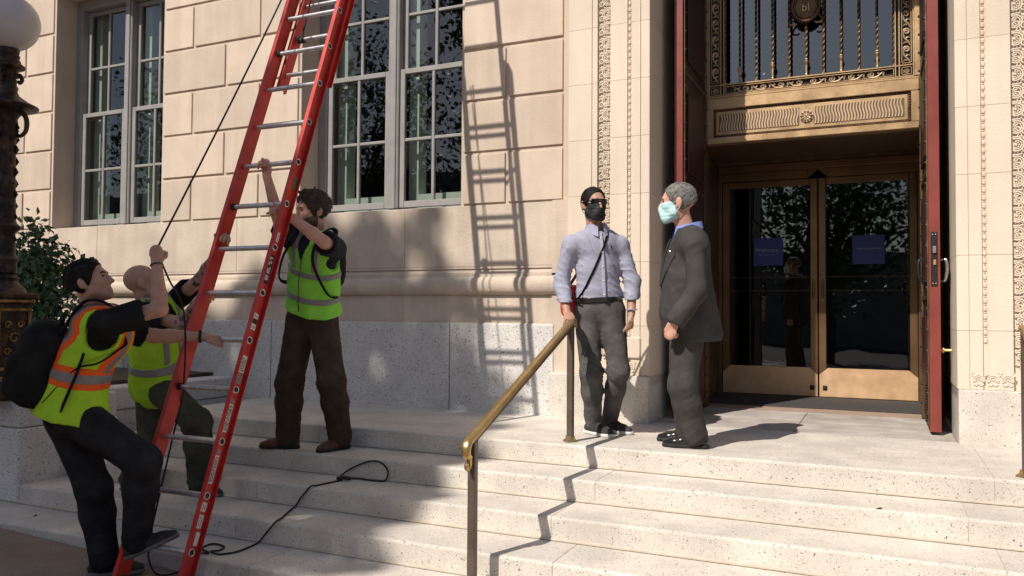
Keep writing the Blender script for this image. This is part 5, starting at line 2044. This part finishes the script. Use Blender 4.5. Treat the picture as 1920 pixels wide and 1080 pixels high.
def ring(c, axis, r_, t, material, name, parent, flat=1.8):
    axis = nrm(axis)
    u = nrm(np.cross(axis, V3(.3, .7, .2)))
    v = np.cross(axis, u)
    pts = [c + (u * math.cos(a) + v * math.sin(a)) * r_ for a in np.linspace(0, 2 * math.pi, 20, endpoint=False)]
    return MB().tube(pts, t, 6, closed=True).build(name, material, parent, smooth=True)


def backpack(p, label, c, half, tilt=0.0, seed=3):
    up, f, r_ = p.up, p.f, p.r
    fr = np.array((r_, f, up))
    b = empty('backpack', c - up * half[2], label, 'backpack', 'backpacks worn by the workers')
    core = union([rbox(c, half, fr, min(half) * .92), rbox(c - f * half[1] * .75 - up * half[2] * .28, (half[0] * .8, half[1] * .55, half[2] * .52), fr, .05),
                  ell(c + up * half[2] * .45 - f * .01, (half[0] * .9, half[1] * .95, half[2] * .62), fr)], .03)
    core = wrinkle(core, folds(seed, .005, ((26, 30, .7), (50, 50, .4))))
    sdf_part('pack', core, .0085, 'bag_black', b)
    q = c - f * (half[1] * 1.28) + up * half[2] * .02
    MB().tube([q - r_ * half[0] * .6, q - f * .006, q + r_ * half[0] * .6], .006, 6).build('zip', 'leather_black', b, smooth=True)
    h0 = c + up * half[2] * 1.02 + f * half[1] * .5
    MB().tube(bez([h0 - r_ * .03 - up * .02, h0 - r_ * .02 + up * .03, h0 + r_ * .02 + up * .03, h0 + r_ * .03 - up * .02], 5), .008, 6).build('grab_handle', 'bag_black', b, smooth=True)
    return b


def strap(pts, r_, parent, material='bag_black', flat=.35, name='strap', n=6):
    return MB().tube(bez(pts, 6), r_, 8, flat=flat).build(name, material, parent, smooth=True)


# ---------------------------------------------------------------- worker with the rope (orange trimmed vest, backpack)
A = Person('A', 'worker in orange-trimmed lime vest and black backpack pulling the rope', 1.0, 'skin', V3(.80, .50, .30), V3(-.25, -.14, 1), 1.04,
           foot_z=(gz(-4.0) + .004, None), legs=(.104, .082, .078, .068))
A.body({'R': (V3(-.22, .10, .95), V3(-.45, .85, .1), V3(.9, .4, .1), dict(curl=(70, 80, 55), thumb=(.5, .25, .75))),
        'L': (V3(.93, .20, -.06), V3(.05, .15, -1), V3(.25, -.9, 0), dict(curl=(18, 28, 18), thumb=(.8, .35, .3)))})
A.shirt('shirt_black', .62, .014, hem=-.08, seed=11, amp=.005)
A.trousers('jeans_dark', .10, .008, 4, .007)
A.shoes('sneaker', 'sole_grey', normals=(None, (-.36, -.18, .91)))
va = A.vest('vest_lime', hem=-.02, o=.036, flare=.05, bands=((.20, .255),), trim='vest_orange', amp=.006, seed=21, vee=.2, tw=.034, sw=.056)
hA_ = A.hair('hair_black', .010, .060, -.055, 8, .0015, extra=(ell(A.HP(0, -.118, -.045), (.03, .03, .034), A.hfr), ell(A.HP(0, -.10, -.012), (.045, .04, .05), A.hfr)))
locks(A, hA_, 260, .055, lambda p, d, r_, f, u: np.tile(-f - u * .35, (len(p), 1)), 'hair_black', .15, .0015, .0038, 1)
for sg in (-1, 1):
    q0, q1 = A.HP(sg * .052, .085, .027), A.HP(sg * .016, .097, .028)
    MB().tube([q0, (q0 + q1) / 2 + V3(0, 0, .004), q1], [.003, .0045, .0035], 6).build('eyebrow', 'hair_black', A.root, smooth=True)
ring(A.J['wrR'] - nrm(A.J['wrR'] - A.J['elR']) * .012, A.J['wrR'] - A.J['elR'], .033, .004, 'leather_black', 'bracelet', A.root)
ring(A.J['wrL'] - nrm(A.J['wrL'] - A.J['elL']) * .02, A.J['wrL'] - A.J['elL'], .033, .009, 'rubber', 'wristwatch', A.root)
pc = A.J['chest'] - A.f * .205 - A.up * .14
bpA = backpack(A, 'bulky black backpack on the worker who pulls the rope', pc, (.165, .115, .235), seed=31)
up, f, r_ = A.up, A.f, A.r
for sg, sh in ((1, A.J['shR']), (-1, A.J['shL'])):
    s0 = sh * .55 + A.J['neck'] * .45
    strap([pc + up * .20 + r_ * sg * .09 + f * .08, s0 - f * .10 + up * .055, s0 + up * .085, s0 + f * .10 + up * .02, s0 + f * .165 - up * .12 + r_ * sg * .02], .022, bpA, n=6)
    sd = A.J['chest'] - up * .02 + r_ * sg * .205
    strap([s0 + f * .165 - up * .12 + r_ * sg * .02, sd + f * .11 - up * .02, sd + f * .0 - up * .08, pc - up * .17 + r_ * sg * .15 + f * .08], .013, bpA, n=6)
sd = A.J['chest'] + r_ * .225
strap([sd + f * .03 - up * .0, sd + f * .015 - up * .13, sd - f * .01 - up * .27, sd - f * .02 - up * .33], .012, bpA, name='loose_strap')

# ---------------------------------------------------------------- bald worker behind the ladder
B = Person('B', 'bald worker with tattooed arms in a plain lime vest behind the ladder', 1.0, 'skin', V3(.62, .72, .22), V3(-.1, -.1, 1), 1.05,
           foot_z=(None, -.41), legs=(.102, .082, .080, .070))
B.J['anL'] = V3(-4.86, 4.10, -.325)
B.J['toL'] = V3(-4.66, 4.10, -.38)
B.body({'R': (V3(.80, .05, .62), V3(.45, .85, -.35), V3(-.3, .2, .8), dict(curl=(40, 50, 35), thumb=(.6, .5, .3))),
        'L': (V3(.55, -.45, .60), V3(.45, -.80, -.25), V3(-.2, .1, .9), dict(curl=(30, 60, 45), thumb=(.6, .5, .2)))}, tattoo=True)
B.shirt('shirt_black', .55, .012, hem=-.06, seed=41, amp=.005)
B.trousers('trousers_olive', .10, .008, 14, .008)
B.shoes('sneaker', 'sole_grey')
B.vest('vest_lime', hem=-.16, o=.034, bands=((.10, .155),), amp=.006, seed=51, vee=.2)

# ---------------------------------------------------------------- worker steadying the ladder from behind
Cp = Person('C', 'worker in green vest and brown trousers gripping the rungs from behind', 1.0, 'skin_fair', V3(-.50, -.82, -.16), V3(0, -.05, 1), 1.06,
            foot_z=(-.14, -.14), legs=(.106, .086, .084, .078))
Cp.body({'R': (V3(-.12, -.03, .9), V3(0, -1, .15), V3(1, 0, .1), dict(curl=(62, 75, 50), thumb=(.6, .3, .6))),
         'L': (V3(-.45, -.60, .55), V3(-.25, -.45, -.85), V3(-.75, .5, .1), dict(curl=(58, 70, 50), thumb=(.6, .3, .6)))})
Cp.shirt('shirt_navy', .78, .014, hem=-.03, seed=61, amp=.005)
Cp.trousers('trousers_brown', .08, .008, 24, .008)
Cp.shoes('leather_brown', 'rubber', boot=.02)
Cp.vest('vest_green', hem=.045, o=.036, bands=((.15, .195), (.34, .385)), amp=.006, seed=71, vee=.18)
hC_ = Cp.hair('hair_brown', .013, .054, -.055, 18, .003, tilt=.5, tufts=26)
locks(Cp, hC_, 460, .042, lambda p, d, r_, f, u: d * .2 + np.tile(f * .5 - u * .2 + r_ * .4, (len(p), 1)), 'hair_brown', .7, .006, .0032, 2)
bd = cut(union([grow(Cp.hcore, .005), cap(Cp.HP(-.02, .078, -.094), Cp.HP(.02, .078, -.094), .026), cap(Cp.HP(-.022, .096, -.048), Cp.HP(.022, .096, -.048), .006)], .012), (Cp.HP(0, .09, -.044), nrm(Cp.hfr[2] + Cp.hfr[1] * .25)), (Cp.HP(0, .0, -.05), -Cp.hfr[1]))
bd = minus(bd, cap(Cp.HP(-.016, .10, -.066), Cp.HP(.016, .10, -.066), .012))
sdf_part('beard', wrinkle(bd, folds(19, .002, ((120, 120, .8),))), .005, 'hair_brown', Cp.root)
for sg in (-1, 1):
    q0, q1 = Cp.HP(sg * .05, .088, .026), Cp.HP(sg * .016, .097, .028)
    MB().tube([q0, (q0 + q1) / 2 + V3(0, 0, .004), q1], [.003, .005, .004], 6).build('eyebrow', 'hair_brown', Cp.root, smooth=True)
up, f, r_ = Cp.up, Cp.f, Cp.r
pc = Cp.J['chest'] - f * .20 + r_ * .035 - up * .03
bpC = backpack(Cp, 'black backpack half hidden behind the worker in the green vest', pc, (.135, .085, .19), seed=32)
for sg, sh in ((1, Cp.J['shR']), (-1, Cp.J['shL'])):
    s0 = sh * .55 + Cp.J['neck'] * .45
    sd = Cp.J['chest'] + r_ * sg * .20
    strap([pc + up * .16 + r_ * sg * .08 + f * .07, s0 - f * .10 + up * .055, s0 + up * .09, s0 + f * .125 + up * .02, s0 + f * .185 - up * .10 + r_ * sg * .03, sd + f * .13 - up * .10, sd + f * .02 - up * .17, pc - up * .14 + r_ * sg * .12 + f * .06], .017, bpC)
cc = Cp.J['chest'] + f * .165
MB().tube(bez([cc + up * .10 - r_ * .01, cc + f * .01 - up * .08, cc + f * .006 - up * .22, cc - up * .29], 6), .004, 6).build('vest_zip', 'leather_black', Cp.root, smooth=True)

# ---------------------------------------------------------------- man in the blue shirt
Dm = Person('D', 'man in pale blue shirt, sunglasses and black mask with a hand on the rail', .95, 'skin', V3(.70, -.68, -.05), V3(0, 0, 1), 1.0,
            foot_z=(0.0, 0.0), legs=(.092, .066, .062, .054))
Dm.ar, Dm.waist, Dm.chw = .80, 1.10, .97
mid_ = (Dm.J['shL'] + Dm.J['shR']) / 2 - V3(0, 0, .030)
Dm.J['shR'], Dm.J['shL'] = mid_ + V3(-.150, -.112, 0), mid_ + V3(.150, .112, 0)
Dm.r = nrm(Dm.J['shR'] - Dm.J['shL'])
Dm.r = nrm(Dm.r - Dm.up * (Dm.r @ Dm.up))
Dm.f = nrm(np.cross(Dm.up, Dm.r))
Dm.body({'R': (V3(.42, -.66, -.34), V3(.05, -.3, -1), V3(.9, .4, 0), dict(curl=(22, 34, 26), thumb=(.7, .6, .5), spread=.06)),
         'L': (V3(.05, -.12, -1), V3(-.95, -.25, 0), V3(.25, -.95, -.1), dict(curl=(24, 30, 22), thumb=(.8, .3, .35)))})
sh_f = Dm.torso(.020)
Dm.shirt('shirt_blue', 1.90, .013, hem=.03, seed=81, amp=.0052, ks=((60, 60, .9), (100, 40, .9), (90, 100, .6)), neck=.004)
collar(Dm, 'shirt_blue')
pk = drape(grow(Dm.torso(.013), .001), [Dm.J['neck'] - Dm.up * (.03 + .05 * i) + Dm.r * .006 for i in range(11)], -Dm.f, .004)
MB().tube(pk, .014, 8, flat=.25).build('placket', 'shirt_blue', Dm.root, smooth=True)
for q in pk[1:10:2]:
    MB().lathe([(.0, -.004), (.005, -.003), (.006, .002)], tuple(q + Dm.f * .006), 8, axis=1).build('button', 'sole_white', Dm.root)
lg_ = drape(Dm.torso(.014), [Dm.J['chest'] + Dm.up * .06 - Dm.r * .075], -Dm.f, .004)[0]
MB().tube([lg_ + V3(0, 0, .010), lg_ + V3(.004, 0, 0), lg_ + V3(.001, 0, -.012)], [.003, .006, .002], 5).build('chest_emblem', 'shirt_navy', Dm.root)
Dm.trousers('jeans_grey', .055, .006, 34, .007, cuff=.01)
band_ring(Dm, Dm.torso(.0), .022, .060, .020, 'leather_black', 'belt')
bk = Dm.J['pelvis'] + Dm.up * .042 + Dm.f * .128
MB().cbox(bk[0] - .022, bk[0] + .022, bk[1] - .012, bk[1] + .004, bk[2] - .018, bk[2] + .018, .004).build('belt_buckle', 'black_metal', Dm.root)
Dm.shoes('sneaker', 'sole_white', chunky=.004)
hD_ = Dm.hair('hair_black', .006, .066, -.05, 28, .0012, extra=(cap(Dm.HP(0, -.10, -.02), Dm.HP(-.01, -.125, -.10), .022, .010),), tilt=.42)
locks(Dm, hD_, 240, .06, lambda p, d, r_, f, u: np.tile(-f - u * .3, (len(p), 1)), 'hair_black', .12, .001, .0034, 3)
mask_part(Dm, 'mask_black', 'mask_black')
gl = MB()
for sg in (-1, 1):
    c = Dm.HP(sg * .034, .100, .012)
    fr = Dm.hfr
    v = []
    for a in np.linspace(0, 2 * math.pi, 14, endpoint=False):
        x, z = .031 * math.cos(a), .023 * math.sin(a)
        v.append(c + fr[0] * x + fr[2] * z - fr[1] * (abs(sg * .034 + x) ** 2 * 4.5))
    v2 = [q - fr[1] * .006 for q in v]
    n = len(v)
    gl.add(v + v2, [tuple(range(n)), tuple(range(n, 2 * n))[::-1]] + [(i, n + i, n + (i + 1) % n, (i + 1) % n) for i in range(n)])
    gl.tube([Dm.HP(sg * .062, .085, .020), Dm.HP(sg * .083, .05, .018), Dm.HP(sg * .088, -.02, .012)], .0042, 6)
gl.tube([Dm.HP(-.008, .103, .016), Dm.HP(.008, .103, .016)], .004, 6)
gl.tube([Dm.HP(-.064, .088, .030), Dm.HP(-.03, .104, .033), Dm.HP(.03, .104, .033), Dm.HP(.064, .088, .030)], .0045, 6)
gl.build('sunglasses', 'lens_dark', Dm.root)
ring(Dm.J['wrL'] + V3(0, 0, .03), V3(0, 0, 1), .036, .006, 'shirt_blue', 'cuff', Dm.root)
# red shoulder bag on a black cross-body strap
up, f, r_ = Dm.up, Dm.f, Dm.r
bc = V3(-2.085, 5.560, .965)
bag = empty('shoulder_bag', bc - up * .12, 'red shoulder bag on a black strap behind the hip of the man in blue', 'bag')
fr = np.array((r_, f, up))
sdf_part('pouch', wrinkle(union([rbox(bc, (.055, .105, .115), fr, .035), ell(bc - up * .05, (.062, .11, .07), fr)], .03), folds(91, .004, ((40, 40, .7),))), .008, 'bag_red', bag)
n0 = Dm.J['shL'] * .42 + Dm.J['neck'] * .58 + up * .045
n1 = Dm.J['pelvis'] + r_ * .150 + up * .085 + f * .04
mids = [n0 + (n1 - n0) * t for t in np.linspace(.08, .98, 10)]
fp = drape(Dm.shirt_f, mids, -f, .007)
hp = Dm.J['pelvis'] + up * .055
MB().tube(np.vstack([(bc + up * .10 + f * .02)[None], (hp + r_ * .205 + f * .005)[None], (hp + r_ * .185 + f * .085)[None], fp[::-1], (n0 + up * .024)[None], (n0 - f * .09 - up * .03)[None], (Dm.J['chest'] - f * .15 + r_ * .02)[None], (bc + up * .10 - f * .04)[None]]), .011, 8, flat=.5).build('strap', 'bag_black', bag, smooth=True)

# ---------------------------------------------------------------- man in the suit
Em = Person('E', 'grey-haired man in a charcoal suit and pale blue face mask in profile', 1.02, 'skin_fair', V3(-.985, -.16, -.05), V3(0, 0, 1), 1.07,
            foot_z=(0.0, 0.0), legs=(.102, .084, .080, .080))
Em.J['shL'], Em.J['shR'] = V3(-1.085, 5.150, 1.335), V3(-1.235, 5.505, 1.345)
Em.J['elL'], Em.J['elR'] = V3(-1.060, 5.095, 1.02), V3(-1.20, 5.60, 1.03)
Em.r = nrm(Em.J['shR'] - Em.J['shL'])
Em.r = nrm(Em.r - Em.up * (Em.r @ Em.up))
Em.f = nrm(np.cross(Em.up, Em.r))
Em.body({'L': (V3(-.35, -.05, -.92), V3(.1, .95, -.1), V3(-.9, .1, .3), dict(curl=(48, 58, 40), thumb=(.75, .35, .45))),
         'R': (V3(-.35, .02, -.92), V3(.1, -.95, -.1), V3(-.9, .0, .3), dict(curl=(48, 58, 40), thumb=(.75, .35, .45)))})
sdf_part('dress_shirt', cut(minus(Em.torso(.002), cap(Em.J['neck'] - Em.up * .02, Em.J['neck'] + Em.up * .3, .062, .085)), (Em.J['pelvis'], -Em.up), (Em.J['chest'] + Em.r * .10, Em.r), (Em.J['chest'] - Em.r * .10, -Em.r)), .0075, 'collar_blue', Em.root)
collar(Em, 'collar_blue', hb=.070, hf=.036, r0=.073, drop=.048, flare=.026)
Em.trousers('suit', .06, .004, 44, .0045, cuff=.02)
J, up, f, r_ = Em.J, Em.up, Em.f, Em.r
pv = J['pelvis']
pr = [Em.torso(.034), cap(pv - up * .13 - r_ * .05, pv + up * .10 - r_ * .04, .158, .158, f, 1.0), cap(pv - up * .13 + r_ * .05, pv + up * .10 + r_ * .04, .158, .158, f, 1.0),
      cap(pv - up * .12 - f * .10 - r_ * .03, pv + up * .08 - f * .05, .115, .11), cap(J['shL'] - up * .01, J['shR'] - up * .01, .070), cap(pv + up * .02 + f * .05, J['chest'] + f * .035, .14, .13)]
jk = union(pr, .05)
sl = union(Em.arm('L', .018, 1.93, .014) + Em.arm('R', .018, 1.93, .014), .03)
jk = union([jk, sl], .022)
jk = wrinkle(jk, folds(111, .005, ((22, 34, .6), (45, 20, .5))))
jk = cut(jk, (pv - up * .17, -up))
jk = minus(jk, cap(J['neck'] + f * .02 - up * .03, J['neck'] + f * .02 + up * .3, .075, .11))
jk = minus(jk, cap(J['chest'] + f * .175 - up * .16, J['neck'] + f * .11 + up * .06, .022, .098))        # opening between the lapels
jk = minus(jk, cap(pv + f * .19 - up * .30, pv + f * .19 + up * .06, .07, .008))                       # cutaway front below the button
for q in 'LR':
    e = J['el' + q] + (J['wr' + q] - J['el' + q]) * .93
    d = nrm(J['wr' + q] - J['el' + q])
    jk = minus(jk, cap(e + d * .078, e + d * .16, .08))
sdf_part('jacket', jk, .0072, 'suit', Em.root)
# lapels lying on the jacket front
lapel_s = grow(union(pr, .05), .0)
for sg in (-1, 1):
    top = J['neck'] + f * .04 + r_ * sg * .085 + up * .01
    mid_ = J['chest'] + f * .10 + r_ * sg * .105 + up * .07
    bot = J['chest'] + f * .16 + r_ * sg * .018 - up * .13
    inn = J['chest'] + f * .14 + r_ * sg * .050 + up * .06
    a = drape(lapel_s, [top, (top + mid_) / 2 + r_ * sg * .022, mid_ + r_ * sg * .02, (mid_ + bot) / 2 + r_ * sg * .022, bot], -f, .012)
    b = drape(lapel_s, [top - r_ * sg * .02, (top + inn) / 2 - r_ * sg * .01, inn, (inn + bot) / 2, bot - r_ * sg * .004], -f, .012)
    v = np.vstack([a, b, a - f * .01, b - f * .01])
    fs_ = [(i, i + 1, 5 + i + 1, 5 + i) for i in range(4)]
    fs_ += [(10 + i, 15 + i, 15 + i + 1, 10 + i + 1) for i in range(4)] + [(i, 10 + i, 11 + i, i + 1) for i in range(4)] + [(5 + i, 6 + i, 16 + i, 15 + i) for i in range(4)]
    MB().add(v, fs_).build('lapel', 'suit', Em.root)
pn = drape(lapel_s, [J['chest'] + f * .10 - r_ * .085 + up * .10], -f, .016)[0]
MB().lathe([(.0, -.003), (.006, -.002), (.006, .002)], tuple(pn), 8, axis=0).build('lapel_pin', 'steel', Em.root)
Em.shoes('leather_black', 'rubber')
hE_ = Em.hair('hair_grey', .006, .062, -.052, 38, .0014, tilt=.45)
locks(Em, hE_, 520, .030, lambda p, d, r_, f, u: d * .3 + np.tile(f * .5 - u * .6, (len(p), 1)), 'hair_grey', .25, .0006, .0021, 4)
mask_part(Em, 'mask_blue', 'label_white')
for sg in (-1, 1):
    q0, q1 = Em.HP(sg * .05, .086, .027), Em.HP(sg * .016, .096, .029)
    MB().tube([q0, (q0 + q1) / 2 + V3(0, 0, .004), q1], [.003, .0045, .0035], 6).build('eyebrow', 'hair_grey', Em.root, smooth=True)

# ================================================================ ropes
hA = A.J['wrR'] + nrm(V3(-.22, .10, .95)) * .075
rope = empty('ladder_rope', (-3.75, 3.3, gz(-3.75)), 'black rope from the raised fist of the backpack worker to ladder and steps', 'rope')
tp = lad(16.9, XL + .07, -.02)
up_ = [hA + (tp - hA) * t + V3(0, 0, -.05 * math.sin(math.pi * t)) for t in np.linspace(0, 1, 12)]
MB().tube(np.array([hA - V3(.01, .0, .04)] + up_), .0060, 7).build('hauling_line', 'rope_black', rope, smooth=True)
MB().tube([lad(16.9, XL + .10, -.03), lad(13.0, XL + .10, -.045), lad(11.62, XL + .085, FN + .01)], .007, 7).build('fly_line', 'rope_black', rope, smooth=True)


def flat_rope(px):
    return px


def zst(y):
    for yy, z in NOSE:
        if y >= yy:
            return z
    return None


# tail from the fist down behind the forearm to the pavement, over the steps to the loop
TAIL = [hA + V3(.0, .02, -.03), hA + V3(-.005, .10, -.16), hA + V3(-.03, .24, -.36), V3(-3.86, 3.62, .40), V3(-3.92, 3.60, .10), V3(-3.95, 3.52, -.30), V3(-3.90, 3.42, -.52), V3(-3.80, 3.38, gz(-3.8) + .014), V3(-3.70, 3.40, gz(-3.7) + .014), V3(-3.64, 3.465, -.60),
        V3(-3.62, 3.495, -.534), V3(-3.584, 3.571, -.538), V3(-3.677, 3.609, -.538), V3(-3.706, 3.679, -.538), V3(-3.687, 3.720, -.538), V3(-3.593, 3.703, -.538), V3(-3.557, 3.631, -.536), V3(-3.573, 3.577, -.530), V3(-3.518, 3.575, -.538),
        V3(-3.481, 3.599, -.538), V3(-3.450, 3.666, -.538), V3(-3.455, 3.782, -.538), V3(-3.470, 3.862, -.536), V3(-3.435, 3.868, -.495), V3(-3.394, 3.872, -.448), V3(-3.350, 3.878, -.400), V3(-3.375, 3.947, -.403), V3(-3.45, 4.110, -.403),
        V3(-3.505, 4.243, -.400), V3(-3.48, 4.250, -.360), V3(-3.440, 4.252, -.313), V3(-3.397, 4.260, -.266), V3(-3.384, 4.290, -.268), V3(-3.378, 4.340, -.268), V3(-3.350, 4.460, -.268), V3(-3.345, 4.522, -.268),
        V3(-3.42, 4.62, -.262), V3(-3.341, 4.642, -.206), V3(-3.204, 4.642, -.152), V3(-3.113, 4.642, -.152), V3(-3.055, 4.640, -.204), V3(-3.06, 4.625, -.262), V3(-3.091, 4.599, -.268), V3(-3.189, 4.593, -.268), V3(-3.262, 4.600, -.268), V3(-3.325, 4.555, -.264), V3(-3.35, 4.52, -.256)]
MB().tube(bez(TAIL, 6), .0058, 7).build('tail_line', 'rope_black', rope, smooth=True)
MB().tube(bez([V3(-3.37, 4.500, -.258), V3(-3.33, 4.515, -.254), V3(-3.28, 4.525, -.257)], 5), .012, 8).build('knot', 'rope_black', rope, smooth=True)

# ---------------------------------------------------------------- dry leaves dropped on the steps
for (x, y, z, a, lab) in ((-.02, 4.672, -.139, .6, 'dry dark leaf on the second step below the glass doors'), (-5.30, 3.70, -.544, 2.1, 'dry dark leaf on the lowest step by the flank wall')):
    v = [(-.022, 0, .004), (-.006, .012, .001), (.02, .004, .006), (.004, -.011, .002), (0, 0, .006)]
    rot = np.array(((math.cos(a), -math.sin(a), 0), (math.sin(a), math.cos(a), 0), (0, 0, 1)))
    v = (np.array(v) @ rot.T) + V3(x, y, z + .001)
    tag(MB().add(v, [(0, 4, 1), (1, 4, 2), (2, 4, 3), (3, 4, 0)]).build('fallen_leaf', 'bark'), lab, 'leaf', 'dry leaves on the steps')
